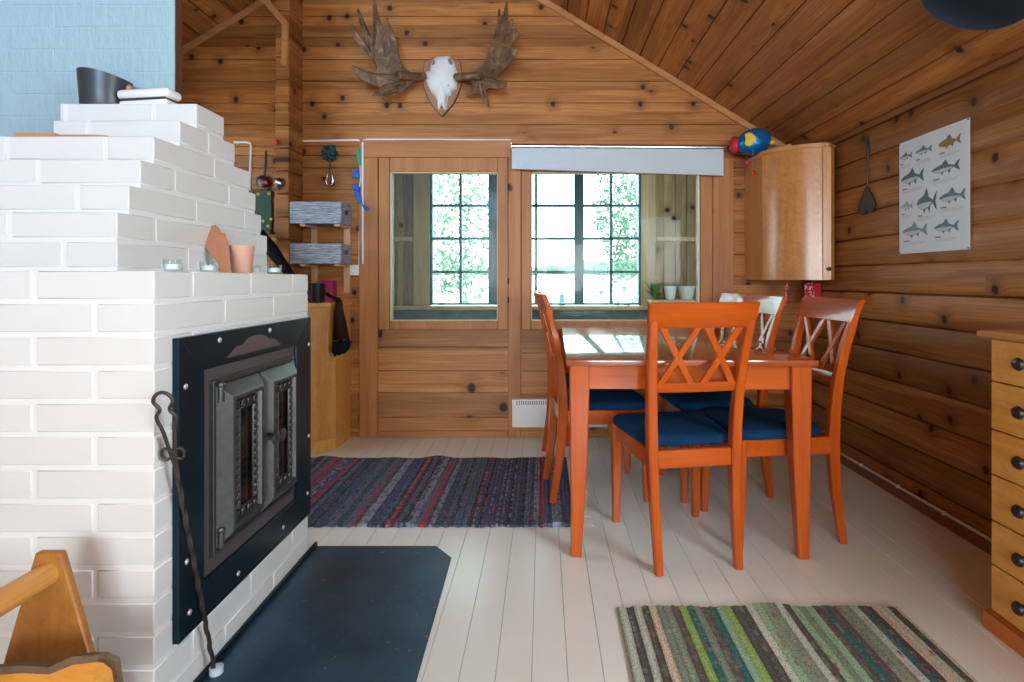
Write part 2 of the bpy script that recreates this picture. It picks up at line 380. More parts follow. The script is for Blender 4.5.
def m_rag(name, pal, w, along='X', mixf=0.5, white=0.5, fleck=None, seed=0.0):
    """woven rag rug: stripes of random cloth, mottled along each strip"""
    t = NT(name); tc, c = t.obj(); x = c['XYZ'.index(along)]; y = c[1 if along == 'X' else 0]
    wob = t.math('MULTIPLY', t.noise(t.xyz(t.math('MULTIPLY', y, 9.0), t.math('MULTIPLY', x, 20.0)), 1.0, 2), 0.006)
    xs = t.math('ADD', t.math('ADD', x, wob), seed); k = len(pal)
    def strip(wd, o):
        xi = t.math('FLOOR', t.math('DIVIDE', xs, wd))
        r = t.n('TexWhiteNoise', {'W': t.math('ADD', xi, o)}, noise_dimensions='1D').outputs['Value']
        return xi, t.ramp(r, [(i/k, p) for i, p in enumerate(pal)], 'CONSTANT')
    xi, c1 = strip(w, 0.0); xj, c2 = strip(w*0.5, 31.7); xk, c3 = strip(w*0.33, 77.1)
    dash = t.noise(t.xyz(t.math('MULTIPLY', xj, 5.3), t.math('MULTIPLY', y, 26.0)), 1.0, 3, 0.6)
    col = t.mix(t.step(dash, 0.50, 0.56, 0.0, mixf), c1, c2)
    n = t.noise(t.xyz(t.math('MULTIPLY', x, 260.0), t.math('MULTIPLY', y, 150.0)), 1.0, 3, 0.7)
    col = t.mix(t.step(n, 0.36, 0.56, 0.7, 0.0), col, (0.02, 0.024, 0.035))
    n3 = t.noise(t.xyz(t.math('MULTIPLY', x, 300.0), t.math('MULTIPLY', y, 60.0), 4.0), 1.0, 3, 0.7)
    col = t.mix(t.step(n3, 0.60, 0.68, 0.0, white), col, (0.62, 0.63, 0.65))
    if fleck:
        r2 = t.n('TexWhiteNoise', {'W': t.math('ADD', xk, 0.5)}, noise_dimensions='1D').outputs['Value']
        nn = t.noise(t.xyz(t.math('MULTIPLY', xk, 7.3), t.math('MULTIPLY', y, 9.0)), 1.0, 3, 0.7)
        col = t.mix(t.math('MULTIPLY', t.math('GREATER_THAN', r2, 0.72), t.step(nn, 0.56, 0.66)), col, fleck)
    b = t.math('SINE', t.math('MULTIPLY', xs, 2*math.pi/w))
    t.bump(t.math('MULTIPLY_ADD', n, 0.8, b), 0.5, 0.004)
    return t.fin(col, 0.95)
M['rag_blue'] = m_rag('blue_rag_weave', [(0.035, 0.070, 0.16), (0.08, 0.125, 0.22), (0.015, 0.024, 0.055), (0.045, 0.06, 0.13), (0.06, 0.065, 0.16), (0.045, 0.09, 0.18), (0.10, 0.14, 0.23), (0.26, 0.30, 0.38), (0.45, 0.02, 0.035), (0.02, 0.08, 0.09), (0.035, 0.05, 0.09), (0.02, 0.022, 0.03), (0.10, 0.12, 0.17), (0.075, 0.10, 0.16)], 0.020, mixf=0.85, white=0.7, fleck=(0.50, 0.045, 0.03))
M['rag_green'] = m_rag('green_rag_weave', [(0.085, 0.075, 0.065), (0.24, 0.31, 0.22), (0.64, 0.66, 0.54), (0.30, 0.50, 0.10), (0.20, 0.25, 0.18), (0.70, 0.56, 0.42), (0.015, 0.14, 0.13), (0.30, 0.50, 0.30), (0.11, 0.085, 0.07), (0.32, 0.38, 0.28), (0.55, 0.60, 0.50), (0.22, 0.28, 0.20), (0.08, 0.06, 0.05)], 0.0235, mixf=0.22, white=0.40, fleck=(0.30, 0.05, 0.04), seed=0.011)
def m_antler():
    t = NT('antler'); tc, c = t.obj(); n = t.noise(tc, 14, 5, 0.6, 1.0)
    t.bump(t.noise(tc, 60, 3), 0.5, 0.004)
    return t.fin(t.ramp(n, [(0.35, (0.06, 0.028, 0.012)), (0.55, (0.16, 0.082, 0.036)), (0.72, (0.34, 0.21, 0.11))]), 0.5)
M['antler'] = m_antler()

# ---------------------------------------------------------------- the room
XL, XR, YB, YR = -2.50, 1.71, 3.61, -4.60
EAVE, SL, XRG = 1.865, 0.61, -0.92
ZRG = EAVE + SL*(XR - XRG)
def roof(x): return EAVE + SL*(XR - x) if x >= XRG else ZRG + SL*(x - XRG)
def xlim(z):                                     # wall extent below the roof at height z
    a = XL if z <= roof(XL) else XRG + (z - ZRG)/SL
    b = XR if z <= EAVE else XR - (z - EAVE)/SL
    return a, b
def clad(b, v0, v1, u0, u1, f, g=0.004, bev=0.004, back=0.02, round_=False):
    """one board: v0..v1 across, u0/u1 = (end at v0, end at v1); f(u, v, depth) with depth > 0 into the wall"""
    if round_: pr = [(v0, back), (v0, g+0.004), (v0+0.006, g*0.5), (v0+0.02, 0.001), ((v0+v1)/2, -0.003), (v1-0.02, 0.001), (v1-0.006, g*0.5), (v1, g+0.004), (v1, back)]
    else: pr = [(v0, back), (v0, g), (v0+bev, 0), (v1-bev, 0), (v1, g), (v1, back)]
    L = lambda v, e: e[0] + (e[1]-e[0])*(v-v0)/(v1-v0)
    b.rings([[f(L(v, u0), v, d) for v, d in pr], [f(L(v, u1), v, d) for v, d in pr]])

# floor boards
b = B(); w = 0.095; x = XL
while x < XR:
    x1 = min(x+w, XR)
    clad(b, x+0.0004, x1-0.0004, (YR, YR), (YB+0.02, YB+0.02), lambda u, v, d: Vector((v, u, -d)), 0.002, 0.0012, 0.03); x += w
b.box(XL, XR, YR, YB+0.02, -0.06, -0.012)
struct(b.build('floor', M['floor']))
# back wall: boards around two glazed openings
G1, G2, GZ = (wx(390, YB), wx(498, YB)), (wx(531, YB), wx(700, YB)), (wz(321, YB), wz(172, YB))
def boards(b, f, z0, zmax, holes, lim, pitch=PITCH, off=0.0, **kw):
    cuts = sorted({z0, zmax, *[h[2] for h in holes], *[h[3] for h in holes], *[off+pitch*k for k in range(0, 40)], EAVE, roof(XL)})
    cuts = [c for c in cuts if z0 <= c <= zmax]; out = [cuts[0]]
    for c in cuts[1:]:
        if c - out[-1] > 0.012: out.append(c)
    for a, c in zip(out, out[1:]):
        la, lc = lim(a), lim(c); m = (a+c)/2
        segs = [((la[0], lc[0]), (la[1], lc[1]))]
        for h in sorted(holes):
            if h[2]-0.006 < m < h[3]+0.006:
                s = segs.pop(); segs.append((s[0], (h[0], h[0]))); segs.append(((h[1], h[1]), s[1]))
        for s in segs:
            if s[1][0]-s[0][0] > 0.01 or s[1][1]-s[0][1] > 0.01: clad(b, a, c, s[0], s[1], f, **kw)
b = B()
boards(b, lambda u, v, d: Vector((u, YB+d, v)), 0.0, ZRG-0.02, [(G1[0], G1[1], *GZ), (G2[0], G2[1], *GZ)], lambda z: (xlim(z)[0]-.045, xlim(z)[1]+.045), off=0.06, back=0.09)
struct(b.build('wall_back', M['pine_back']))
# right wall: rounded log cladding
b = B()
SWR, SWL = (-0.62, 0.62, 0.98, 1.86), (2.35, 3.15, 1.1, 2.0)
boards(b, lambda u, v, d: Vector((XR+d, u, v)), 0.0, EAVE+0.03, [SWR], lambda z: (YR, YB), off=-0.03, back=0.06, round_=True, g=0.010)
struct(b.build('wall_right', M['pine_right']))
b = B()
boards(b, lambda u, v, d: Vector((XL-d, u, v)), 0.0, roof(XL)+0.02, [SWL], lambda z: (YR, YB), off=0.0, back=0.06)
struct(b.build('wall_left', M['pine_right']))
RW = [(-1.65, 0.15, 0.85, 2.15), (0.42, 1.48, 0.75, 1.85)]
GW = (-1.6, -0.3, 2.32, 2.98)
b = B()
boards(b, lambda u, v, d: Vector((u, YR-d, v)), 0.0, ZRG-0.02, RW+[GW], lambda z: (xlim(z)[0]-.045, xlim(z)[1]+.045), off=0.0, back=0.09)
struct(b.build('wall_rear', M['pine_back']))
for i, h in enumerate(RW+[GW]):  # frames of the added, unseen openings that hold the rear fill lights
    b = B(); t = 0.06
    b.box(h[0]-t, h[0]+0.01, YR-0.09, YR+0.02, h[2]-t, h[3]+t); b.box(h[1]-0.01, h[1]+t, YR-0.09, YR+0.02, h[2]-t, h[3]+t)
    b.box(h[0], h[1], YR-0.09, YR+0.02, h[2]-t, h[2]+0.01); b.box(h[0], h[1], YR-0.09, YR+0.02, h[3]-0.01, h[3]+t)
    struct(b.build('window_%d' % (6+i), M['trim']))
for i, (h, X) in enumerate(((SWR, XR+.02), (SWL, XL-.02))):  # frames of the side openings, added out of view for the fill lights
    b = B(); t = 0.06
    b.box(X-.05, X+.05, h[0]-t, h[0]+0.01, h[2]-t, h[3]); b.box(X-.05, X+.05, h[1]-0.01, h[1]+t, h[2]-t, h[3])
    b.box(X-.05, X+.05, h[0], h[1], h[2]-t, h[2]+0.01); b.box(X-.05, X+.05, h[0], h[1], h[3]-0.03, h[3])
    struct(b.build('window_%d' % (9+i), M['trim']))
for s in ('right', 'left'):
    b = B(); k = 0; n = 22
    X0, X1 = (XRG, XR) if s == 'right' else (XL, XRG)
    x = X0
    while x < X1-0.005:
        x1 = min(x+0.12, X1)
        clad(b, x, x1, (YR, YR), (YB, YB), lambda u, v, d: Vector((v, u, roof(v)+d)), 0.007, 0.006, 0.03); x = x1
    struct(b.build('ceiling_'+s, M['pine_ceiling']))
# mouldings where the roof meets the back wall
def slope_trim(name, xa, xb, Y, wdt=0.04, th=0.02):
    b = B(); pa, pb = (xa, roof(xa)-wdt/2-0.003), (xb, roof(xb)-wdt/2-0.003)
    b.sweep([(pa[0], Y, pa[1]), (pb[0], Y, pb[1])], (0, 1, 0), th, wdt, 0.004)
    return struct(b.build(name, M['batten']))
slope_trim('trim_1', XRG, XR-0.01, YB-0.011); slope_trim('trim_2', XL+0.01, XRG, YB-0.011)
b = B(); b.box(XR-0.018, XR-0.002, YR, YB-0.02, EAVE-0.035, EAVE-0.004, 0.003)
struct(b.build('trim_3', M['skirting']))
b = B(); b.box(XR-0.022, XR-0.012, YR, YB-0.01, 0, 0.05, 0.003); b.box(XR-0.012, XR+0.001, YR, YB-0.01, 0, 0.045)
struct(b.build('baseboard_right', M['skirting']))
# door and window casings
Yc = YB-0.018
def post(name, p0, p1, y0, y1, mat='trim', th=0.018, d=0.0):
    b = B(); b.box(wx(p0, YB), wx(p1, YB), YB-th-d, YB+0.006, wz(y1, YB), wz(y0, YB), 0.003)
    return struct(b.build(name, M[mat]))
post('trim_4', 360, 378.5, 158, 437); post('trim_5', 360, 733, 141, 158, 'trim_x', 0.0185)
post('trim_6', 508.5, 521, 158, 437); post('trim_7', 712, 733, 158, 437)
post('trim_8', 360.5, 508, 430.5, 437, 'trim_x', 0.012)
def infill(name, p0, p1, ys):
    b = B()
    for ya, yb in zip(ys, ys[1:]): clad(b, wz(yb, YB), wz(ya, YB), (wx(p0, YB),)*2, (wx(p1, YB),)*2, lambda u, v, d: Vector((u, YB-.007+d, v)), 0.004, 0.004, 0.010)
    return struct(b.build(name, M['pine_door']))
infill('trim_15', 378.3, 508.7, (330, 347, 370.6, 392.6, 416.8, 430.7)); infill('trim_16', 520.8, 712.5, (330, 353, 371, 394, 418, 437))
# glazed sashes
def sash(n, px0, px1, g, glass, label_hinge):
    root = bpy.data.objects.new('window_%d' % n, None); COL.objects.link(root); root['kind'] = 'structure'
    root.location = (wx((px0+px1)/2, YB), YB, wz(330, YB))
    b = B(); x0, x1 = wx(px0, YB), wx(px1, YB); zt, zb = wz(158, YB), wz(329.5, YB); y0, y1 = YB-0.010, YB+0.045
    b.box(x0, g[0], y0, y1, zb, zt, 0.003); b.box(g[1], x1, y0, y1, zb, zt, 0.003)
    b.box(g[0], g[1], y0, y1, GZ[1], zt, 0.003); b.box(g[0], g[1], y0, y1, zb, GZ[0], 0.003)
    b.build('sash_frame', M['trim'], root)
    b = B(); s = 0.007; yb = YB-0.002
    b.box(g[0], g[0]+s, yb, YB+0.03, *GZ); b.box(g[1]-s, g[1], yb, YB+0.03, *GZ); b.box(g[0], g[1], yb, YB+0.03, GZ[1]-s, GZ[1]); b.box(g[0], g[1], yb, YB+0.03, GZ[0], GZ[0]+s)
    b.build('glazing_bead', M['porch_trim'], root)
    b = B(); b.box(g[0], g[1], YB+0.03, YB+0.034, *GZ); b.build('pane', glass, root)
    if label_hinge:
        for py in (187, 281, 300):
            b = B(); p = at(508.3, py, YB-0.02); b.tube([p-Vector((0, 0, .018)), p+Vector((0, 0, .018))], 0.006); b.build('hinge', M['iron'], root)
sash(1, 379, 508, G1, M['dusty'], True); sash(2, 521.5, 712, G2, M['glass'], False)
# the log stub between the two parts of the back wall
b = B(); zz = 0.0
Xs0, Xs1 = -1.677, -1.589
while zz < roof(Xs0):
    z1 = min(zz+PITCH, roof(Xs0)-0.001)
    b.box(Xs0, Xs1, 3.41+0.004*random.random(), YB-0.001, zz+0.0015, z1-0.0015, 0.006); zz += PITCH
struct(b.build('wall_stub', M['pine_right']))
b = B(); p = [at(284.5, 66, 3.40), at(285.5, 24, 3.40), at(262.5, -3, 3.40)]
b.sweep(p, (0, 1, 0), 0.02, 0.042, 0.004); struct(b.build('trim_9', M['batten']))

# ---------------------------------------------------------------- veranda and garden beyond the glass
YP = 5.6
PW = [(wx(431, YP), wx(490, YP), 2), (wx(496, YP), wx(576, YP), 2), (wx(582, YP), wx(640, YP), 2)]
PZ = (wz(305, YP), wz(160, YP))
b = B(); pz1 = 2.45
xs = [-2.0, PW[0][0], PW[0][1], PW[1][0], PW[1][1], PW[2][0], PW[2][1], 2.0]
def vboards(x0, x1, z0, z1):
    x = x0
    while x < x1-0.01:
        xe = min(x+0.12, x1); clad(b, x, xe, (z0, z0), (z1, z1), lambda u, v, d: Vector((v, YP+d, u)), 0.006, 0.006, 0.08); x = xe
vboards(xs[0], xs[1], PZ[0]-0.03, pz1); vboards(xs[6], xs[7], PZ[0]-0.03, pz1)
b.box(xs[1], xs[6], YP, YP+0.08, PZ[1], pz1)
struct(b.build('wall_veranda_front', M['porch_wood']))
b = B(); b.box(-2, 2, YP, YP+0.08, -0.1, PZ[0]-0.03); struct(b.build('wall_veranda_lower', M['porch_shaded']))
b = B(); b.box(-2, 2, YP-0.10, YP+0.005, PZ[0]-0.045, PZ[0]-0.008, 0.004); struct(b.build('trim_10', M['porch_trim']))
for i, (p0, p1) in enumerate([(414, 430), (640.5, 655)]):
    b = B(); b.box(wx(p0, YP), wx(p1, YP), YP-0.03, YP+0.01, PZ[0]-0.01, pz1, 0.004); struct(b.build('trim_%d' % (11+i), M['porch_trim']))
for i, (p0, p1) in enumerate([(380, 413), (656, 712)]):
    b = B(); b.box(wx(p0, YP), wx(p1, YP), YP-0.03, YP+0.01, wz(241.5, YP), wz(237, YP), 0.003); struct(b.build('trim_%d' % (13+i), M['porch_trim']))
for nme, xa, xb in (('left', -2.06, -2.0), ('right', 2.0, 2.06)):
    b = B(); b.box(xa, xb, YB+0.1, YP+0.08, -0.1, pz1); struct(b.build('wall_veranda_'+nme, M['porch_wood']))
b = B(); b.box(-2.06, 2.06, YB+0.09, YP+0.08, -0.16, -0.1); struct(b.build('floor_veranda', M['porch_floor']))
b = B(); b.box(-2.3, 2.3, YB+0.09, YP+0.4, pz1, pz1+0.06); struct(b.build('ceiling_veranda', M['porch_wood']))
for i, (x0, x1, nc) in enumerate(PW):
    root = bpy.data.objects.new('window_%d' % (3+i), None); COL.objects.link(root); root['kind'] = 'structure'; root.location = ((x0+x1)/2, YP, PZ[0])
    b = B(); fr = 0.034; y0, y1 = YP-0.012, YP+0.06
    b.box(x0-0.03, x0+fr*.5, y0, y1, *PZ); b.box(x1-fr*.5, x1+0.03, y0, y1, *PZ); b.box(x0, x1, y0, y1, PZ[0], PZ[0]+fr*.6); b.box(x0, x1, y0, y1, PZ[1]-fr, PZ[1])
    xm = (x0+x1)/2; b.box(xm-0.013, xm+0.013, y0+.01, y1, *PZ)
    for py in (205.5, 238.5, 272): z = wz(py, YP); b.box(x0, x1, y0+.01, y1, z-0.013, z+0.013)
    b.build('muntin_frame', M['teal'], root)
    b = B(); b.box(x0, x1, YP+0.03, YP+0.034, *PZ); b.build('pane', M['glass'], root)
# garden
b = B(); b.rings([[Vector((-120, y, z)), Vector((120, y, z)), Vector((120, y, z-1)), Vector((-120, y, z-1))] for y, z in ((YP+.1, -.5), (12, -.5), (70, 1.75), (220, 6))]); struct(b.build('ground', M['field']))
rnd = random.Random(3)
def leafcloud(b, c, r, n, s):
    for _ in range(n):
        while True:
            p = Vector((rnd.uniform(-1, 1), rnd.uniform(-1, 1), rnd.uniform(-1, 1)))
            if p.length < 1: break
        p = Vector(c) + Vector((p.x*r[0], p.y*r[1], p.z*r[2]))
        a = Vector((rnd.gauss(0, 1), rnd.gauss(0, 1), rnd.gauss(0, 1))).normalized(); q = a.orthogonal().normalized()
        k = s*rnd.uniform(.6, 1.3); b.face([p-a*k, p+q*k*.6, p+a*k, p-q*k*.6])
def birch(label, x, y, h, cr, n, seed, clouds):
    t = thing('birch_tree', label, 'tree', (x, y, -0.5), 0, 'birches in the garden')
    bb = B(); pts = [(x+0.05*math.sin(k), y, -0.55+h*k/6) for k in range(7)]
    bb.tube(pts, [0.09-0.011*k for k in range(7)], 8)
    for k in range(9):
        z = -0.5+h*(0.25+0.07*k); a = rnd.uniform(0, 6.28); L = cr*rnd.uniform(.6, 1.0)
        bb.tube([(x, y, z), (x+L*.5*math.cos(a), y+L*.5*math.sin(a), z+.25), (x+L*math.cos(a), y+L*math.sin(a), z+.15)], [.022, .014, .006], 5)
    bb.build('trunk', M['trunk'], t)
    bb = B()
    for c, r, m in clouds: leafcloud(bb, c, r, int(m*1.5), 0.058)
    bb.build('foliage', M['leaf'], t, sharp=180)
birch('birch tree seen through the right panes of the veranda, light leaves over the field', 2.1, 10.0, 6.0, 1.4, 0, 1,
      [((1.7, 10, 2.6), (0.75, .8, 1.6), 900), ((1.5, 10, 1.2), (0.5, .6, 0.9), 260), ((1.35, 9.8, 2.2), (0.5, .5, .8), 200)])
birch('birch tree seen through the left glazed panel, leaves down to the field', -2.0, 10.5, 6.0, 1.3, 0, 2,
      [((-1.75, 10.5, 2.3), (0.8, .8, 1.5), 850), ((-1.5, 10.5, 1.1), (0.7, .6, 0.5), 160)])
b = B()
for k in range(150): 
    x = -60+k*0.8+rnd.uniform(-.4, .4); y = 70+rnd.uniform(-4, 4); h = rnd.uniform(1.0, 2.6) + (1.2 if x > 4 else 0)
    b.ball((x, y, 1.6+h*.2), (rnd.uniform(1.0, 2.2), 1.2, h*.38), n=8)
tag(b.build('treeline', M['leafd']), 'low green line of far trees across the field', 'trees', None, 'stuff')
b = B(); p = at(562, 305, 9.0); b.lathe([(0, -.5), (.05, -.5), (.05, .72), (.045, .80), (0, .82)], 10, Matrix.Translation((p.x, 9, 0)))
tag(b.build('garden_post', M['teal']), 'short dark post standing in the garden outside the window', 'post')
# pots on the veranda ledge
for k, (px, r) in enumerate([(670, 0.060), (686.5, 0.078)]):
    Y = YP-0.22; b = B(); x = wx(px, Y); z0 = 0.845
    b.lathe([(0, 0), (r*.72, 0), (r*.78, .01), (r, .115), (r*1.06, .12), (r*1.06, .135), (r*.93, .135), (r*.9, .1), (0, .1)], 20, Matrix.Translation((x, Y, z0)))
    tag(b.build('plant_pot', M['wax']), ['smaller white plant pot on the veranda ledge, left of the two', 'larger white plant pot on the veranda ledge, right of the two'][k], 'pot', 'white pots in the veranda')
b = B(); b.box(wx(650, 5.38), wx(720, 5.38), YP-0.34, YP-0.03, 0.815, 0.845, .003)
for x in (wx(655, 5.38), wx(715, 5.38)):
    b.box(x-.02, x+.02, YP-0.32, YP-0.28, -0.1, .816); b.box(x-.02, x+.02, YP-0.11, YP-0.115+.05, -0.1, .816)
tag(b.build('plant_stand', M['porch_trim']), 'narrow wooden ledge table holding the white pots in the veranda', 'table')
b = B(); x = wx(655.5, YP-.2)
for k in range(46):
    a = rnd.uniform(0, 6.28); L = rnd.uniform(.06, .15); p = Vector((x-.01, YP-.2, .85)); q = p+Vector((math.cos(a)*L*.7, math.sin(a)*L*.6, L*rnd.uniform(.5, 1.6)))
    n = Vector((-math.sin(a), math.cos(a), 0))*.016; mid = (p+q)/2+Vector((0, 0, .02)); b.face([p, mid+n, q, mid-n])
b.lathe([(0, 0), (.018, 0), (.018, .008), (0, .008)], 10, Matrix.Translation((x-.01, YP-.2, .8455)))
tag(b.build('potted_plant', M['plant'], sharp=180), 'leafy green plant beside the white pots behind the right window', 'plant')

# ---------------------------------------------------------------- fireplace
CH, BL, BW, JT = 0.0762, 0.275, 0.135, 0.012
def course(b, core, k, x0, x1, y0, y1):
    """x1 = right face, y0 = front face"""
    z0, z1 = CH*k+JT*0.5, CH*(k+1)-JT*0.5; e = 0.0024
    core.box(x0+e, x1-e, y0+e, y1-e, max(0, CH*k-JT*.5-.001), CH*(k+1)-JT*.5-0.0005)
    def br(a, c, d, f): b.box(a, c, d, f, z0 if k else 0.001, z1, 0.0024)
    odd = k % 2 == 0
    ln = BW if odd else BL
    br(x1-ln+JT*.5, x1, y0, min(y0+(BL if odd else BW)-JT*.5, y1))
    x = x1-ln
    while x > x0+0.02:
        xa = max(x-BL, x0); br(xa+JT*.5, x-JT*.5, y0, y0+BW-JT); x = xa
    y = y0+(BL if odd else BW)
    while y < y1-0.02:
        ya = min(y+BL, y1); br(x1-BW+JT, x1, y+JT*.5, ya-(JT*.5 if ya < y1 else 0)); y = ya
fp = thing('brick_fireplace', 'large white-painted stepped brick fireplace with black iron doors', 'fireplace', (-1.3, 1.7, 0))
XF, YF0, YF1 = -0.89, 1.247, 2.064
b = B(); core = B()
for k in range(14): course(b, core, k, -1.75, XF, YF0, YF1)
XU = -1.088
stp = [(1.392, 2.15, -1.75), (1.392, 2.15, -1.75), (1.432, 2.105, -1.75), (1.473, 2.064, -1.75), (1.524, 2.022, -1.75), (1.633, 1.925, -1.47), (1.712, 1.860, -1.52)]
for k, (ya, yb, xl) in enumerate(stp): course(b, core, 14+k, xl, XU, ya, yb)
core.box(-1.75, -1.09, YF1-0.01, 2.146, 0, CH*14-JT*.5)
b.build('brickwork', M['white_brick'], fp); core.build('mortar', M['mortar'], fp)
# brick wall the fireplace stands against, blue light cast put into its colour
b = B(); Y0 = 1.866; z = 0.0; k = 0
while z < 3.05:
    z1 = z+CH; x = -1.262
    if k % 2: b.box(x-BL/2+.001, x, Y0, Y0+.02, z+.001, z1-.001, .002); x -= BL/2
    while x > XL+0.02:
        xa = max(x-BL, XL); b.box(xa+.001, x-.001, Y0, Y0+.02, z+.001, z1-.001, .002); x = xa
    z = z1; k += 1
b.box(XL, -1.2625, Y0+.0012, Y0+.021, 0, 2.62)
struct(b.build('wall_chimney', M['rough_blue_cast']))
b = B(); b.box(XL, -1.262, Y0+.021, Y0+.036, 0, roof(XL)-0.01); b.box(-1.264, -1.259, Y0+.003, Y0+.036, 0, 2.62)
struct(b.build('wall_partition', M['brown_wood']))

# iron surround and doors, on the right face of the fireplace
XP = XF
def ring(b, yo0, yo1, zo0, zo1, yi0, yi1, zi0, zi1, xa, xb):
    q = [[(yo0, zo0), (yo1, zo0), (yi1, zi0), (yi0, zi0)], [(yo1, zo0), (yo1, zo1), (yi1, zi1), (yi1, zi0)], [(yo1, zo1), (yo0, zo1), (yi0, zi1), (yi1, zi1)], [(yo0, zo1), (yo0, zo0), (yi0, zi0), (yi0, zi1)]]
    for p in q:
        c = (sum(u for u, v in p)/4, sum(v for u, v in p)/4)
        p2 = [(u+(c[0]-u)*.0, v+(c[1]-v)*.0) for u, v in p]
        bb = B(); bb.prism(p2, xa, xb, lambda u, v, h: Vector((h, u, v)))
        bmesh.ops.bevel(bb.bm, geom=list(bb.bm.edges), offset=.0012, segments=1, affect='EDGES')
        me = bpy.data.meshes.new('t'); bb.bm.to_mesh(me); b.bm.from_mesh(me); bb.bm.free(); bpy.data.meshes.remove(me)
PO = (1.307, 2.050, 0.165, 0.900); PI_ = (1.406, 1.930, 0.265, 0.808)
b = B(); ring(b, *PO, *PI_, XP+.0005, XP+.017); sur = b.build('steel_surround', M['steel_black'], fp)
sp = [(1.33, .78), (1.335, .35), (1.47, .878), (1.74, .88), (2.03, .80), (2.03, .46), (1.56, .20), (1.83, .21), (2.02, .25), (1.345, .22)]
for y, z in sp:
    b = B(); b.ball((XP+.018, y, z), (.004, .0075, .0075), n=10); b.build('bolt', M['bolt'], sur)
# worn patch above the doors
pp = []
for k in range(26):
    a = 2*math.pi*k/26; r = 1+.08*math.sin(5*a)+.05*math.sin(11*a); pp.append((1.66+.15*math.cos(a)*r, max(.8105, .808+.062*math.sin(a)*r)))
pp = [p for i, p in enumerate(pp) if p[1] > .8106] 
b = B(); b.prism(pp, XP+.0172, XP+.0178, lambda u, v, h: Vector((h, u, v))); b.build('worn_patch', M['rust'], sur).__setitem__('label', 'brown worn patch in the black paint')
# frame behind the surround
b = B(); ring(b, 1.400, 1.936, .26, .814, 1.447, 1.905, .315, .766, XP+.001, XP+.008); b.build('perforated_frame', M['perf'], fp)
b = B(); ring(b, 1.440, 1.912, .305, .774, 1.452, 1.900, .318, .760, XP+.002, XP+.020); b.box(XP+.0005, XP+.010, 1.447, 1.905, .312, .768)
b.build('cast_frame', M['cast'], fp)
def stove_door(y0, y1, f0, f1, hinge_y):
    z0, z1, g0, g1 = .322, .757, .357, .726; xa, xb = XP+.010, XP+.050
    b = B()
    # tapering hollow casting: outer skirt, front rim, inner return
    def rect(ya, yb, za, zb, x): return [Vector((x, ya, za)), Vector((x, yb, za)), Vector((x, yb, zb)), Vector((x, ya, zb))]
    m = .020
    b.rings([rect(y0, y1, z0, z1, xa), rect(y0, y1, z0, z1, xa+.008), rect(f0, f1, g0, g1, xb), rect(f0+.004, f1-.004, g0+.004, g1-.004, xb+.002), rect(f0+m-.006, f1-m+.006, g0+m-.006, g1-m+.006, xb+.002), rect(f0+m, f1-m, g0+m, g1-m, xb-.014)], cap=False)
    d = b.build('stove_door', M['cast'], fp, sharp=15)
    b = B(); b.box(xb-.030, xb-.026, f0+.01, f1-.01, g0+.01, g1-.01); b.build('door_glass', M['stoveglass'], d)
    # scrolled grille around the glass
    b = B(); xg = xb-.008; ya, yb, za, zb = f0+m, f1-m, g0+m, g1-m; w = .023
    ring(b, ya+w, yb-w, za+w, zb-w, ya+w+.005, yb-w-.005, za+w+.005, zb-w-.005, xg-.004, xg+.002)
    Mr = Matrix.Rotation(R(90), 4, 'Y')
    n = int((zb-za-.04)/.024)
    for side in (ya+w/2, yb-w/2):
        for k in range(n):
            z = za+.024+(zb-za-.048)*(k+.5)/n
            b.torus((xg, side, z), .0075, .0026, Mr, 10, 5)
            b.tube([(xg, side-.009, z-.010), (xg, side, z-.004), (xg, side+.009, z+.010)], .0024, 5)
    for zc in (za+w/2, zb-w/2):
        for k in range(4):
            y = ya+(yb-ya)*(k+.5)/4; b.torus((xg, y, zc), .008, .0026, Mr, 10, 5); b.tube([(xg, y-.012, zc-.009), (xg, y, zc+.002), (xg, y+.012, zc+.009)], .0026, 5)
    b.build('scroll_grille', M['cast'], d)
    return d
d1 = stove_door(1.452, 1.668, 1.478, 1.640, 0); d2 = stove_door(1.684, 1.900, 1.700, 1.862, 0)
for d, y in ((d1, 1.653), (d2, 1.693)):
    b = B(); x = XP+.046
    b.tube([(x-.012, y, .560), (x+.030, y, .560)], .006, 10); b.lathe([(0, 0), (.014, 0), (.019, .004), (.019, .010), (.010, .014), (0, .014)], 14, Matrix.Translation((x+.028, y, .560)) @ Matrix.Rotation(R(90), 4, 'Y'))
    b.build('door_knob', M['cast'], d)
for z in (.735, .345):
    b = B(); b.tube([(XP+.026, 1.462, z-.022), (XP+.026, 1.462, z+.022)], .009, 10); b.box(XP+.012, XP+.028, 1.458, 1.49, z-.016, z+.016, .004); b.ball((XP+.026, 1.462, z+.024), .011, n=10)
    b.build('hinge', M['cast'], d1)

# hearth plate on the floor
b = B(); hp = [(-.905, 1.16), (-.905, 2.123), (-.415, 2.123), (-.342, 2.035), (-.321, 1.16)]
t = thing('hearth_plate', 'blue-black steel floor plate with a cut corner in front of the fireplace', 'hearth plate', (-.6, 1.5, 0.0))
b.prism([p if p[0] > -.9 else (-.880, p[1]) for p in hp], .0002, .005, lambda u, v, h: Vector((u, v, h)))
bmesh.ops.bevel(b.bm, geom=list(b.bm.edges), offset=.0015, segments=1, affect='EDGES')
b.build('steel_sheet', M['plate'], t)
b = B(); b.box(-.889, -.878, 1.16, 2.123, .0002, .022, .002); b.build('upturned_edge', M['steel_black'], t)

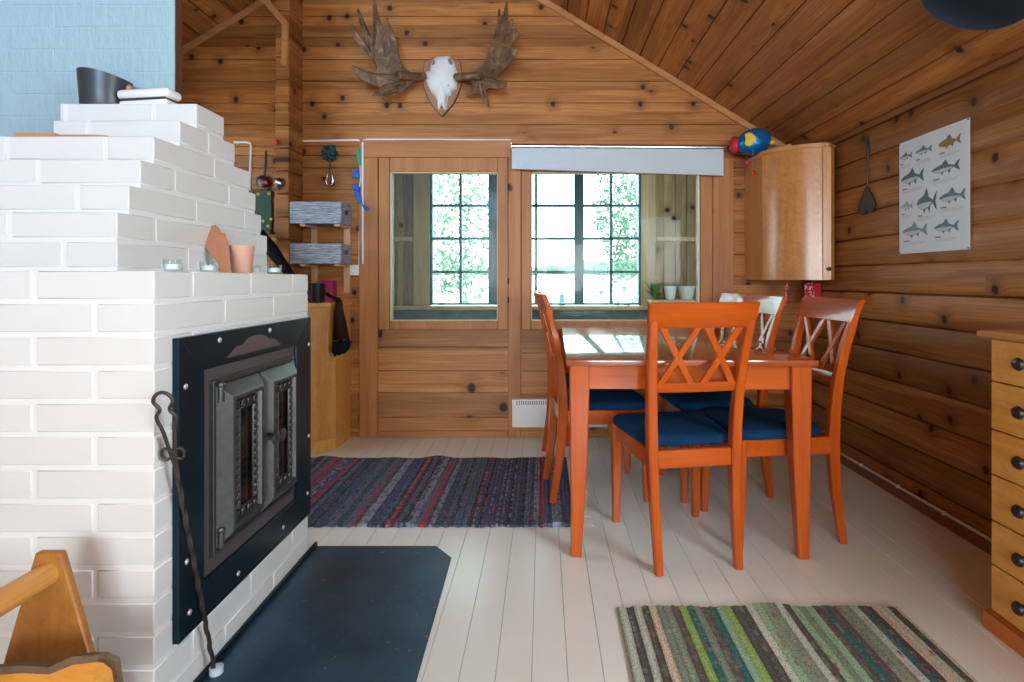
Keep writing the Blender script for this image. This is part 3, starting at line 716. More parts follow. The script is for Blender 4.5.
# fire tongs leaning on the surround
t = thing('fire_tongs', 'twisted iron fire tongs with looped grip leaning on the fireplace corner', 'fire tongs', (-.855, 1.43, 0))
p0, p1 = Vector((-.862, 1.432, .007)), Vector((-.858, 1.262, .645)); b = B(); n = 40; ax = (p1-p0).normalized(); s1 = Vector((1, 0, 0)); s2 = ax.cross(s1)
pts = [p0.lerp(p1, k/n) for k in range(n+1)]
b.rings([[p + (s1*math.cos(a+k*.55) + s2*math.sin(a+k*.55))*(.0065 if j % 2 else .0042) for j, a in enumerate([math.pi/3*q for q in range(6)])] for k, p in enumerate(pts)])
b.build('rod', M['iron'], t)
b = B(); E = lambda u, v: p1 + Vector((.92, .28, 0))*u + ax*v
for sx in (-1, 1):
    b.curve([E(0, -.05), E(.006*sx, .0), E(.012*sx, .05), E(.020*sx, .085), E(.010*sx, .105), E(.020*sx, .125), E(.012*sx, .142), E(0, .148)], .0042, 7)
    b.curve([E(0, -.015), E(.016*sx, -.022), E(.024*sx, -.006), E(.016*sx, .006), E(0, .0)], .0036, 7)
b.build('looped_grip', M['iron'], t)
b = B(); b.lathe([(0, 0), (.017, 0), (.017, .016), (.009, .02), (0, .02)], 14, Matrix.Translation((-.860, 1.435, .0055))); b.build('foot', M['blue_grey_metal'], t)

# firewood carrier and log
t = thing('firewood_carrier', 'amber plywood firewood carrier with a dowel handle, beside the fireplace', 'wood carrier', (-1.0, .92, 0))
for Y in (1.13, .66):
    b = B(); b.prism([(-.165, 0), (.165, 0), (.026, .478), (-.026, .478)], Y-.009, Y+.009, lambda u, v, h: Vector((-1.02+u, h, v)))
    bmesh.ops.bevel(b.bm, geom=list(b.bm.edges), offset=.003, segments=1, affect='EDGES'); b.build('end_board', M['ply'], t)
b = B(); b.tube([(-1.02, 1.13, .434), (-1.02, .66, .434)], .024, 16); b.build('handle', M['dowel'], t)
b = B(); b.box(-1.17, -.87, .66, 1.13, .012, .026, .002); b.build('bottom_board', M['ply'], t)
def log(label, X0, X1, Y, Z, tilt, yaw, r):
    t = thing('firewood_log', label, 'log', (0, 0, 0), 0, 'firewood in the carrier')
    Mx = Matrix.Translation(((X0+X1)/2, Y, Z)) @ Matrix.Rotation(yaw, 4, 'Z') @ Matrix.Rotation(tilt, 4, 'Y'); L = (X1-X0)/2
    rg = random.Random(int(r*1000)+int(Z*100))
    secs = []; N = 9
    for k in range(N):
        x = -L + 2*L*k/(N-1); j = 1+rg.uniform(-.04, .04); zj = rg.uniform(-.006, .006)
        secs.append((x, j, zj))
    # split face (front, sloping) and rounded bark behind
    b = B()
    b.rings([[Mx @ Vector((x, -r*.75, -r*.8)), Mx @ Vector((x, r*.22, r*.62*j+zj)), Mx @ Vector((x, r*.55, r*.42)), Mx @ Vector((x, r*.6, -r*.8))] for x, j, zj in secs]); b.build('split_wood', M['splitwood'], t, sharp=25)
    b = B(); bark = []
    for x, j, zj in secs:
        top = r*.62*j+zj
        bark.append([Mx @ Vector((x, r*.18, top-.003)), Mx @ Vector((x, r*.20, top+.005+rg.uniform(0, .006))), Mx @ Vector((x, r*.42, top*.92+.005+rg.uniform(0, .005))), Mx @ Vector((x, r*.68, r*.4)), Mx @ Vector((x, r*.68, -r*.8)), Mx @ Vector((x, r*.5, -r*.8)), Mx @ Vector((x, r*.45, r*.3)), Mx @ Vector((x, r*.3, top-.012))])
    b.rings(bark); b.build('bark', M['bark'], t)
log('split log with grey bark on top, topmost in the wood carrier', -1.17, -.785, .97, .272, R(-9), R(-4), .088)
log('split log under the bark-topped one in the wood carrier', -1.12, -.90, .95, .150, 0, R(3), .048)
log('lowest split log in the wood carrier', -1.13, -.90, .94, .068, 0, R(-2), .050)

# things on the fireplace
ZT = CH*21-JT*.5
t = thing('slant_rim_pot', 'charcoal pot with a slanting rim on top of the fireplace', 'pot', (-1.44, 1.775, ZT))
b = B(); n = 32; cx, cy = -1.436, 1.788
def prt(r, z, sl, k): a = 2*math.pi*k/n; return Vector((cx+r*math.cos(a), cy+r*math.sin(a)*.95, z - sl*((math.cos(a)+1)/2)**2.4))
b.rings([[prt(r, z, s, k) for k in range(n)] for r, z, s in [(.001, ZT, 0), (.065, ZT, 0), (.067, ZT+.004, 0), (.070, ZT+.06, .006), (.075, ZT+.120, .022), (.072, ZT+.120, .022), (.065, ZT+.06, .008), (.058, ZT+.01, 0), (.001, ZT+.01, 0)]], cap=False)
b.build('shell', M['charcoal'], t)
b = B(); b.ball((cx+.074, cy+.006, ZT+.074), (.010, .012, .014), n=12); b.build('handle', M['paddle'], t)
Mb = Matrix.Translation((-1.272, 1.762, ZT)) @ Matrix.Rotation(R(-8), 4, 'Z')
t = thing('plastic_box', 'low white rounded plastic box on top of the fireplace beside the pot', 'box', (-1.295, 1.790, ZT))
b = B(); b.box(-.092, .092, -.034, .034, .026, .056, .013, Mb, 3); b.build('lid', M['white'], t)
b = B(); b.box(-.084, .084, -.029, .029, 0.0, .020, .004, Mb); b.build('base', M['white'], t)
b = B(); b.box(-.080, .080, -.026, .026, .019, .030, .001, Mb); b.build('dark_slot', M['charcoal'], t)
t = thing('wooden_spatula', 'flat wooden spatula lying on a step of the white fireplace', 'spatula', (-1.38, 1.57, CH*19-JT*.5))
z = CH*19-JT*.5; b = B(); b.prism([(-1.50, -.018), (-1.39, -.013), (-1.39, .013), (-1.50, .018)], 0, .017, lambda u, v, h: Vector((u, 1.565+v, z+h)))
b.build('blade', M['paddle'], t)
b = B(); b.prism([(-1.39, -.011), (-1.29, -.010), (-1.252, -.003), (-1.252, .006), (-1.29, .011), (-1.39, .011)], 0, .013, lambda u, v, h: Vector((u, 1.565+v, z+h)))
b.build('handle', M['paddle'], t)
ZM = CH*14-JT*.5
tls = [(-.955, 1.405, .026, 'glass tealight holder alone at the near end of the mantel'), (-.950, 1.545, .026, 'glass tealight holder in front of the clay leaf'), (-1.015, 1.925, .018, 'small glass tealight holder just behind the clay cup'), (-.945, 1.915, .026, 'glass tealight holder at the far end of the mantel')]
for x, y, r, lb in tls:
    t = thing('tealight_holder', lb, 'candle holder', (x, y, ZM), 0, 'tealights on the mantel')
    Mt = Matrix.Translation((x, y, ZM)); h = .032
    b = B(); b.lathe([(.0005, 0), (r*.86, 0), (r*.9, .003), (r, h), (r*.9, h), (r*.80, .007), (.0005, .006)], 20, Mt); b.build('glass_cup', M['tlglass'], t)
    b = B(); b.lathe([(.0005, .0065), (r*.74, .0065), (r*.76, .020), (r*.6, .0215), (.0005, .021)], 18, Mt); b.build('candle', M['wax'], t)
lf = [(345, 88), (380, 85), (405, 105), (420, 130), (445, 135), (455, 165), (467, 185), (475, 240), (485, 330), (478, 362), (420, 360), (415, 320), (390, 290), (350, 250), (322, 205), (315, 160), (325, 115)]
b = B(); zb = ZM
def leaf_pt(u, v, h):
    px, py = 150+u/6.02, 210+v/6.02; Y = 1.70; s = Y/F
    hgt = max(0, (270-py)*s*1.12); p = Vector(((px-VX)*s, Y, ZM+hgt+.0005)); p.x += -.045*hgt/.143+.0; p.y += .045*hgt/.143*1.9; return p+Vector((h*.5, -h*.85, h*.1))
b.pillow(lf, leaf_pt, .006, 3); b.bm.faces.ensure_lookup_table()
o = b.build('clay_leaf', M['terracotta']); tag(o, 'brown clay leaf leaning upright against the fireplace bricks', 'ornament')
sol = o.modifiers.new('thick', 'SOLIDIFY'); sol.thickness = .008
t = Matrix.Translation((-.998, 1.805, ZM)); b = B(); b.lathe([(.0005, 0), (.028, 0), (.030, .003), (.039, .088), (.0395, .093), (.035, .093), (.028, .008), (.0005, .007)], 28, t)
tag(b.build('clay_cup', M['terra_pink']), 'pale terracotta tapered cup on the mantel', 'cup')

# ---------------------------------------------------------------- rugs
def rug(name, label, x0, x1, y0, y1, mat, fringe=False, bumps=True):
    t = thing(name, label, 'rug', ((x0+x1)/2, (y0+y1)/2, 0)); b = B(); nx, ny = 90, 14; rg = random.Random(5)
    off = [rg.uniform(-.006, .006) for _ in range(nx+1)]; off2 = [rg.uniform(-.005, .005) for _ in range(nx+1)]
    def z(x, y, j): 
        e = abs(j/ny-.5)*2
        return .010+.002*math.sin(x*23+y*3) + (.012*max(0, math.sin(x*9.5+1))**6*e**5 if bumps else 0)
    rows = []
    for j in range(ny+1):
        row = []
        for i in range(nx+1):
            x = x0+(x1-x0)*i/nx; y = y0+(y1-y0)*j/ny + (off[i] if j == 0 else off2[i] if j == ny else 0); row.append(Vector((x, y, z(x, y, j))))
        rows.append(row)
    top = [[b.bm.verts.new(p) for p in r] for r in rows]; bot = [[b.bm.verts.new(Vector((p.x, p.y, .001 if 0 < k else .001))) for k, p in enumerate(r)] for r in rows]
    for j in range(ny):
        for i in range(nx):
            b.bm.faces.new((top[j][i], top[j][i+1], top[j+1][i+1], top[j+1][i])); b.bm.faces.new((bot[j][i], bot[j+1][i], bot[j+1][i+1], bot[j][i+1]))
    for i in range(nx):
        b.bm.faces.new((bot[0][i], bot[0][i+1], top[0][i+1], top[0][i])); b.bm.faces.new((top[ny][i], top[ny][i+1], bot[ny][i+1], bot[ny][i]))
    for j in range(ny):
        b.bm.faces.new((top[j][0], top[j+1][0], bot[j+1][0], bot[j][0])); b.bm.faces.new((bot[j][nx], bot[j+1][nx], top[j+1][nx], top[j][nx]))
    b.build('weave', mat, t)
    if fringe:
        b = B()
        for k in range(60):
            y = y0+(y1-y0)*(k+.5)/60; L = rg.uniform(.05, .09); dy = rg.uniform(-.03, .03)
            b.tube([(x1-.004, y, .006), (x1+L*.5, y+dy*.4, .008), (x1+L, y+dy, .003)], .0022, 4)
        b.build('fringe', M['fringe'], t)
rug('rag_rug', 'dark blue and red striped rag rug between the fireplace and the table', -1.45, .135, 2.29, 3.16, M['rag_blue'], True)
rug('rag_rug', 'green and cream striped rag rug in front of the table', .233, 1.118, .80, 1.722, M['rag_green'])

# ---------------------------------------------------------------- table
TM = Matrix.Translation((.548, 2.003, 0)) @ Matrix.Rotation(R(-1.2), 4, 'Z')
tab = thing('dining_table', 'orange cherry-wood dining table with a glossy top by the window', 'table', (.548, 2.003, 0), R(-1.2))
hw, TL, TT = .462, 1.465, .746
b = B(); b.box(-hw, hw, 0, TL, TT-.024, TT, .004, None, 2); b.build('table_top', M['table_top'], tab, False)
b = B()
for x in (-hw+.045, hw-.045): b.box(x-.011, x+.011, .06, TL-.06, TT-.118, TT-.0245, .002)
for y in (.058, TL-.058): b.box(-hw+.05, hw-.05, y-.011, y+.011, TT-.118, TT-.0245, .002)
b.build('apron', M['cherryX'], tab, False)
for sx in (-1, 1):
    for y, sy in ((.062, 1), (TL-.062, -1)):
        b = B(); x = sx*(hw-.05)
        b.sweep([(x, y, TT-.0245), (x, y, TT-.12), (x+sx*.003, y-sy*.004, .35), (x+sx*.012, y-sy*.012, .001)], (1, 0, 0), [.074, .074, .062, .040], [.074, .074, .062, .040], .004)
        b.build('leg', M['cherryZ'], tab, False)

# ---------------------------------------------------------------- chairs
def make_chair():
    c = thing('dining_chair', '', 'chair')
    pp = [(.150, -.046, .0005), (.151, -.030, .10), (.154, -.013, .22), (.157, -.003, .34), (.159, 0, .42), (.162, -.003, .53), (.167, -.016, .66), (.174, -.040, .78), (.180, -.066, .872), (.182, -.074, .90)]
    for s in (-1, 1):
        b = B(); b.sweep([(s*x, y, z) for x, y, z in pp], (1, 0, 0), [.028, .030, .033, .035, .036, .036, .035, .034, .032, .030], [.030, .034, .039, .043, .045, .043, .038, .033, .029, .026], .005)
        b.build('leg', M['cherryZ'], c, False)
        b = B(); b.sweep([(s*.179, .385, .428), (s*.179, .385, .35), (s*.180, .387, .18), (s*.181, .391, .0005)], (1, 0, 0), [.040, .040, .035, .027], [.040, .040, .035, .027], .004)
        b.build('leg', M['cherryZ'], c, False)
    b = B(); z0, z1 = .360, .426
    b.box(-.142, .142, -.011, .011, z0, z1, .003); b.box(-.162, .162, .374, .396, z0, z1, .003)
    for s in (-1, 1): b.sweep([(s*.161, .02, (z0+z1)/2), (s*.180, .37, (z0+z1)/2)], (0, 0, 1), z1-z0, .022, .003)
    b.build('seat_frame', M['cherryX'], c, False)
    # padded seat
    def outline(sc, z):
        o = []; hwF, hwR, yF, yR = .205, .166, .414, .027; cy = .21
        for k in range(48):
            a = 2*math.pi*k/48; ca, sa = math.cos(a), math.sin(a); e = .28
            u = math.copysign(abs(ca)**e, ca); v = math.copysign(abs(sa)**e, sa); ty = (v+1)/2
            o.append(Vector((u*(hwR+(hwF-hwR)*min(1, ty*1.6))*sc, cy+((yR+(yF-yR)*ty)-cy)*sc, z)))
        return o
    b = B(); b.rings([outline(.95, .4265), outline(.985, .431), outline(1.0, .442), outline(.985, .454), outline(.94, .462), outline(.80, .468), outline(.5, .471), outline(.08, .472)])
    b.build('seat_cushion', M['cushion'], c, False)
    # curved rails
    def rail(name, hb, ht, zb, zt, yb, yt, bow, th):
        b = B(); rg = []
        for k in range(13):
            s = -1+2*k/12; q = bow*(1-s*s)
            x0, x1 = s*hb, s*ht
            B0, T0 = Vector((x0, yb-q, zb)), Vector((x1, yt-q, zt)); d = Vector((0, th/2, .0)); e = Vector((0, 0, .004))
            rg.append([B0-d+e, B0-d*.6, B0+d*.6, B0+d+e, T0+d-e, T0+d*.6, T0-d*.6, T0-d-e])
        b.rings(rg); b.build(name, M['cherryX'], c, False)
    rail('top_rail', .196, .202, .872, .963, -.060, -.092, .016, .024)
    rail('lower_rail', .153, .156, .636, .672, -.008, -.016, .010, .020)
    P = lambda u, z: Vector((u, -.016-(z-.672)/.20*.046-.011*(1-(u/.17)**2), z))
    for xa, xb in ((-.148, -.020), (-.014, -.138), (.014, .138), (.148, .020)):
        b = B(); za, zb = .880, .664
        b.sweep([P(xa+(xb-xa)*t, za+(zb-za)*t)+Vector((0, .001 if xa*xb > 0 and abs(xa) > abs(xb) else -.001, 0)) for t in (0, .25, .5, .75, 1)], (1, 0, 0), .0235, .013, .002)
        b.build('cross_slat', M['cherryZ'], c, False)
    return c
chair0 = make_chair()
spots = [(.550, 1.988, 8.5, 'orange X-back chair at the near end of the table, back towards us'),
         (.075, 2.672, -84, 'nearer of two orange chairs seen edge-on at left table side'),
         (.062, 3.125, -86, 'farther of two orange chairs seen edge-on at left table side'),
         (1.130, 2.304, 94, 'right-side orange chair nearest us, whole back seen beyond table corner'),
         (1.034, 2.762, 94.5, 'middle orange chair of the three along the right table side'),
         (1.040, 3.172, 93, 'orange chair nearest the window on the right table side')]
for i, (x, y, a, lb) in enumerate(spots):
    c = chair0 if i == 0 else copy_tree(chair0)
    c.location = (x, y, 0.0); c.rotation_euler = (0, 0, R(a)); c['label'] = lb; c['group'] = 'dining chairs around the table'
    if i in (1, 2): c.location.z = 0.0135
# ---------------------------------------------------------------- panel heater
t = thing('panel_heater', 'white electric panel heater low on the back wall', 'heater', (0, YB, .07))
x0, x1, z0, z1 = wx(512, 3.56), .42, wz(427, 3.56), wz(399, 3.56)
b = B(); b.box(x0, x1, YB-.062, YB-.022, z0, z1, .006, None, 2); b.box(x0+.06, x1-.06, YB-.024, YB+.004, z0+.03, z1-.03); body = b.build('casing', M['white'], t)
b = B(); x = x0+.03
while x < x1-.03: b.box(x, x+.006, YB-.0632, YB-.055, z1-.035, z1-.010); x += .0145
b.build('vent_slots', M['black'], t)
# ---------------------------------------------------------------- chest of drawers
t = thing('chest_of_drawers', 'tall amber birch chest of drawers against the right wall', 'chest of drawers', (1.5, 1.22, 0))
cx0, cx1, cy0, cy1 = 1.335, 1.685, .84, 1.625
b = B(); b.box(cx0+.018, cx1, cy0, cy1, .055, .868, .002); b.build('carcass', M['birch_y'], t)
b = B(); b.box(cx0-.028, cx1, cy0-.03, cy1+.022, .868, .890, .006, None, 2); b.build('top', M['top_board'], t)
b = B(); b.box(cx0-.016, cx1, cy0-.012, cy1+.012, .0005, .056, .003); b.build('plinth', M['plinth'], t)
zs = [.866, .740, .597, .463, .327, .196, .058]
for a, c in zip(zs, zs[1:]):
    b = B(); b.box(cx0, cx0+.017, cy0+.002, cy1-.001, c+.0015, a-.0015, .002); d = b.build('drawer', M['birch_y2'], t)
    for y in (1.508, .95):
        b = B(); z = (a+c)/2+.004; Mk = Matrix.Translation((cx0, y, z)) @ Matrix.Rotation(R(-90), 4, 'Y')
        b.lathe([(.0005, -.001), (.010, -.001), (.008, .008), (.015, .014), (.019, .021), (.015, .028), (.0005, .030)], 16, Mk); b.build('knob', M['black'], d)
# ---------------------------------------------------------------- wall cabinet
t = thing('wall_cabinet', 'tan birch wall cabinet with a bowed door in the back right corner', 'cabinet', (1.52, 3.4, 1.04))
arc = [(1.338, 3.330), (1.375, 3.262), (1.425, 3.208), (1.485, 3.165), (1.545, 3.137), (1.600, 3.120), (1.640, 3.112)]
fpnt = [(1.338, YB-.002), *arc, (1.690, 3.160), (1.690, YB-.002)]
zc0, zc1 = 1.040, 1.800
b = B(); b.prism(fpnt, zc0, zc1, lambda u, v, h: Vector((u, v, h))); b.build('body', M['birch_c'], t, sharp=20)
b = B(); tp = [(1.330, YB-.002), *[(u-.010, v-.012) for u, v in arc], (1.692, 3.155), (1.692, YB-.002)]; b.prism(tp, zc1, zc1+.024, lambda u, v, h: Vector((u, v, h)))
bmesh.ops.bevel(b.bm, geom=[e for e in b.bm.edges if abs(e.verts[0].co.z-e.verts[1].co.z) < 1e-6], offset=.006, segments=2, affect='EDGES'); b.build('top', M['birch_c'], t)
a5 = [(u-.0008, v-.001) for u, v in arc]; seg = a5[:6]
out = [(u-.005, v-.0062) for u, v in seg]
seg[0] = (seg[0][0]+.004, seg[0][1]-.008); out[0] = (out[0][0]+.004, out[0][1]-.008); 
b = B(); b.prism(seg+out[::-1], zc0+.004, zc1-.004, lambda u, v, h: Vector((u, v, h))); dr = b.build('door', M['birch_c2'], t, sharp=20)
sx = [(1.602, 3.1185), (1.641, 3.1105)]; b = B(); b.prism(sx+[(1.639, 3.100), (1.598, 3.109)], zc0+.004, zc1-.004, lambda u, v, h: Vector((u, v, h))); b.build('stile', M['birch_c'], t)
b = B(); b.lathe([(.0005, 0), (.006, 0), (.005, .008), (.011, .014), (.011, .019), (.0005, .022)], 14, Matrix.Translation((1.622, 3.104, 1.103)) @ Matrix.Rotation(R(90), 4, 'X')); b.build('knob', M['iron'], t)
# toy fish on the cabinet
ZC = zc1+.024
t = thing('foil_fish', 'round blue foil fish with yellow eye patch and red lips on the wall cabinet', 'toy', (1.33, 3.42, ZC))
Mf = Matrix.Rotation(R(14), 4, 'Y').inverted()
b = B(); fc = Vector((1.325, 3.42, ZC+.083)); b.ball(fc, (.108, .075, .082), Matrix.Rotation(R(-16), 4, 'Y'), 28)
rr = random.Random(2)
for v in b.bm.verts: v.co += (v.co-fc).normalized()*rr.uniform(-.003, .003)
b.build('body', M['foil'], t, sharp=15)
yp = [(.030*math.cos(a)*(1+.22*math.cos(3*a)), .043*math.sin(a)) for a in [2*math.pi*k/24 for k in range(24)]]
def onfish(u, v, h):
    x, z = -.052+u, .002+v; q = max(.02, 1-(x/.112)**2-(z/.088)**2); return fc+Vector((x, -.076*math.sqrt(q)-.001-h, z))
b = B(); b.pillow(yp, onfish, .004, 3); b.build('eye_patch', M['yellow'], t)
b = B(); b.ball(fc+Vector((-.112, .030, -.012)), (.030, .045, .055), None, 14); b.build('lips', M['red'], t)
b = B(); b.ball(fc+Vector((.100, -.035, -.012)), (.016, .014, .015), None, 10); b.build('tail_bead', M['yellow'], t)
for px, y0, y1 in ((747, 155, 163), (753, 152, 173)):
    b = B(); Y = 3.37; b.tube([at(px, y0-3, Y), at(px, y1-2, Y)], .0016, 5); c = b.build('cord', M['inkd'], t)
    b = B(); q = at(px, y1, Y); hp_ = [(0, -.018), (.016, .004), (.010, .014), (0, .008), (-.010, .014), (-.016, .004)]; b.pillow(hp_, lambda u, v, h: q+Vector((u, -h, v)), .008, 3); b.build('heart', M['red'], c)
t = Matrix.Translation((1.500, 3.40, ZC+.029)) @ Matrix.Rotation(R(80), 4, 'Y'); b = B(); b.lathe([(.0005, -.045), (.020, -.043), (.027, -.03), (.029, .03), (.030, .042), (.026, .042), (.023, -.02), (.0005, -.03)], 18, t)
b.torus((1.505, 3.365, ZC+.030), .014, .004)
tag(b.build('carved_cup', M['beige']), 'small pale carved cup lying on the wall cabinet beside the fish', 'cup')
# pot holders under the cabinet
def m_holder():
    t = NT('red_white_print'); tc, c = t.obj(); n = t.noise(tc, 70, 2); return t.fin(t.mix(t.step(n, .52, .58), (.42, .008, .03), (.62, .50, .52)), .9)
M['holder'] = m_holder()
for px, w, ang, lb, mt in ((787, .055, 62, 'dark red patterned pot holder hanging under the cabinet, left one', 'holder'), (812.5, .105, 6, 'bright red patterned pot holder hanging under the cabinet, right one', 'holder')):
    Y = 3.34; x = wx(px, Y); t = thing('pot_holder', lb, 'pot holder', (x, Y, 1.04), R(ang), 'pot holders under the wall cabinet')
    b = B(); b.box(-w/2 if ang < 30 else -.06, (w*.12 if ang < 30 else .06), -.006, .006, -.150, -.018, .005, None, 2); b.build('pad', M['holder'], t, False)
    if ang < 30:
        b = B(); b.box(w*.12, w/2, -.0065, .0065, -.150, -.018, .005, None, 2); b.build('plain_band', M['redcloth'], t, False)
    b = B(); b.torus((0, 0, -.010), .009, .002, Matrix.Rotation(R(90), 4, 'X'), 12, 6); b.build('loop', M['redcloth'], t, False)
# ---------------------------------------------------------------- right wall: swatter, poster, cable
XW = XR-.006
t = thing('fly_swatter', 'black fly swatter with a heart-shaped head hanging on the right wall', 'fly swatter', (XW, 2.86, 1.6))
S = lambda u, v, h=0: Vector((XR-.008-h, 2.86-u, v))
b = B(); b.tube([S(0, 1.52), S(.002, 1.58), S(0, 1.66)], .0035, 6)
b.tube([S(0, 1.655), S(-.010, 1.70), S(-.009, 1.76), S(-.002, 1.795), S(.006, 1.76), S(.007, 1.70), S(0, 1.655)], .0038, 6); b.build('handle', M['black'], t)
hd = [(0, 1.535), (.020, 1.50), (.045, 1.455), (.052, 1.42), (.040, 1.392), (.018, 1.388), (.0, 1.402), (-.018, 1.386), (-.042, 1.390), (-.056, 1.42), (-.046, 1.46), (-.022, 1.50)]
hd = [(u*1.4, v) for u, v in hd]; b = B(); b.prism(hd, -.004, .0015, lambda u, v, h: S(u, v, h+.003)); b.build('head', M['black'], t)
t = thing('fish_poster', 'folded pale poster of ten printed fish pinned to the right wall', 'poster', (XW, 2.39, 1.43))
py0, py1, pz0, pz1_ = 2.604, 2.174, 1.163, 1.690
def PP(u, v, h=0): return Vector((XR-.0065-h-.004*(1-abs(u-.42)/.58), py0+(py1-py0)*u, pz1_+(pz0-pz1_)*v))
b = B(); us = [0, .2, .42, .42001, .7, 1]; rg = []
for u in us: rg.append([PP(u, 0), PP(u, .5), PP(u, 1), PP(u, 1, -.0008), PP(u, .5, -.0008), PP(u, 0, -.0008)])
b.rings(rg); sheet = b.build('sheet', M['paper'], t)
def m_fish(name, top, belly):
    t = NT(name); tc, c = t.obj(); n = t.noise(tc, 160, 3); return t.fin(t.mix(t.step(n, .25, .85), top, belly), .6)
fcol = [m_fish('fish_print_%s' % k, a, c) for k, a, c in (('grey', (.07, .14, .20), (.22, .33, .40)), ('gold', (.16, .12, .05), (.38, .30, .13)), ('dark', (.04, .09, .13), (.16, .25, .31)), ('teal', (.05, .18, .20), (.40, .52, .54)), ('blue', (.18, .34, .46), (.46, .60, .70)))]
bellym = plain('belly_print', (.52, .62, .68), .6, .15, 200)
finm = plain('fin_print', (.42, .10, .12), .6)
fish = [(108, 225, 58, 20, 0), (187, 199, 70, 22, 0), (288, 165, 82, 30, 1), (137, 309, 104, 42, 2), (273, 270, 104, 32, 2), (112, 425, 56, 24, 4), (200, 408, 82, 58, 2), (298, 384, 94, 34, 0), (147, 523, 112, 38, 3), (276, 507, 90, 32, 0)]
for fx, fy, fl, fh, ci in fish:
    u = (fx-75)/285; yt = 178-(fx-70)*.375; ybm = 617-(fx-85)*.071; v = (fy-yt)/(ybm-yt); L = fl/285; Hh = fh/445; tl = -.028
    def Q(a, c, h): return PP(u+a*L, v+c*Hh+a*tl*0, h+.0012)
    prof = [(-.5, .02), (-.42, -.22), (-.25, -.40), (-.08, -.50), (.05, -.44), (.2, -.24), (.32, -.10), (.42, -.42), (.52, -.62), (.46, 0), (.52, .62), (.42, .40), (.32, .12), (.2, .26), (0, .42), (-.2, .44), (-.4, .26)]
    b = B(); b.prism(prof, 0, .0005, Q); b.build('printed_fish', fcol[ci], sheet)
    b = B(); b.prism([(-.46, .10), (-.30, .02), (-.05, -.02), (.18, .0), (.30, .03), (.2, .22), (0, .38), (-.2, .40), (-.38, .26)], 0, .0007, Q); b.build('printed_belly', bellym if ci != 1 else fcol[1], sheet)
    b = B(); b.prism([(-.12, -.48), (.02, -.95), (.12, -.42)], 0, .0004, Q); b.prism([(.08, .38), (.16, .70), (.2, .26)], 0, .0004, Q); b.build('printed_fins', fcol[ci] if ci != 1 else fcol[2], sheet)
    b = B(); b.prism([(-.16, .42), (-.10, .72), (-.04, .43)], 0, .0006, Q); b.build('printed_red_fin', finm, sheet)
    b = B(); vb = v+Hh*.5+.035
    b.prism([(u-.44*L, vb), (u-.20*L, vb), (u-.20*L, vb+.010), (u-.44*L, vb+.010)], .0011, .0014, lambda p, q, h: PP(p, q, h)); b.build('printed_caption', M['inkd'], sheet)
    b = B()
    for k in range(3): b.prism([(u-.42*L, vb+.018+.010*k), (u+(.44-.1*(k == 2))*L, vb+.018+.010*k), (u+(.44-.1*(k == 2))*L, vb+.0205+.010*k), (u-.42*L, vb+.0205+.010*k)], .0011, .0013, lambda p, q, h: PP(p, q, h))
    b.build('printed_text', M['ink'], sheet)
for u, v in ((.015, .015), (.985, .012), (.012, .988), (.988, .988)):
    b = B(); b.ball(PP(u, v, .002), .004, n=8); b.build('pin', M['inkd'], t)
b = B(); b.tube([(XR-.017, YB-.03, .056), (XR-.0175, 2.9, .055), (XR-.017, 2.3, .057), (XR-.017, 1.2, .056)], .006, 7)
for y in (3.3, 2.9, 2.6, 2.3, 2.0): b.box(XR-.026, XR-.008, y-.006, y+.006, .048, .064, .002)
tag(b.build('floor_cable', M['cable']), 'white cable clipped along the right baseboard', 'cable')
# ---------------------------------------------------------------- roller blind
t = thing('roller_blind', 'pale blue-grey roller blind hanging crooked over the right window', 'blind', (.6, 3.55, 1.9))
YL = 3.545; b = B(); b.tube([at(511.5, 146.2, YL), at(731, 147.6, YL)], .017, 14); b.build('roller', M['chrome'], t)
for px, py in ((511.5, 146.2), (731, 147.6)):
    b = B(); p = at(px, py, YL); b.box(p.x-.005, p.x+.005, YL-.016, YB-.014, p.z-.02, p.z+.024, .002); b.build('bracket', M['chrome'], t)
b = B(); a0, a1, c1, c0 = at(511.8, 148, YL-.018), at(723.5, 149, YL-.018), at(723.5, 175.5, YL-.018), at(511.8, 168.8, YL-.018)
n = 20; rg = []
for k in range(n+1):
    s = k/n; top = a0.lerp(a1, s); bo = c0.lerp(c1, s); w = .003*math.sin(s*9)
    rg.append([top, top.lerp(bo, .5)+Vector((0, w, 0)), bo+Vector((0, w, 0)), bo+Vector((0, w+.003, 0)), top.lerp(bo, .5)+Vector((0, w+.003, 0)), top+Vector((0, .003, 0))])
b.rings(rg); b.build('fabric', M['blind'], t)
b = B(); b.sweep([c0+Vector((0, .0015, .006)), c1+Vector((0, .0015, .006))], (0, 1, 0), .010, .014, .002); b.build('hem_bar', M['blind'], t)

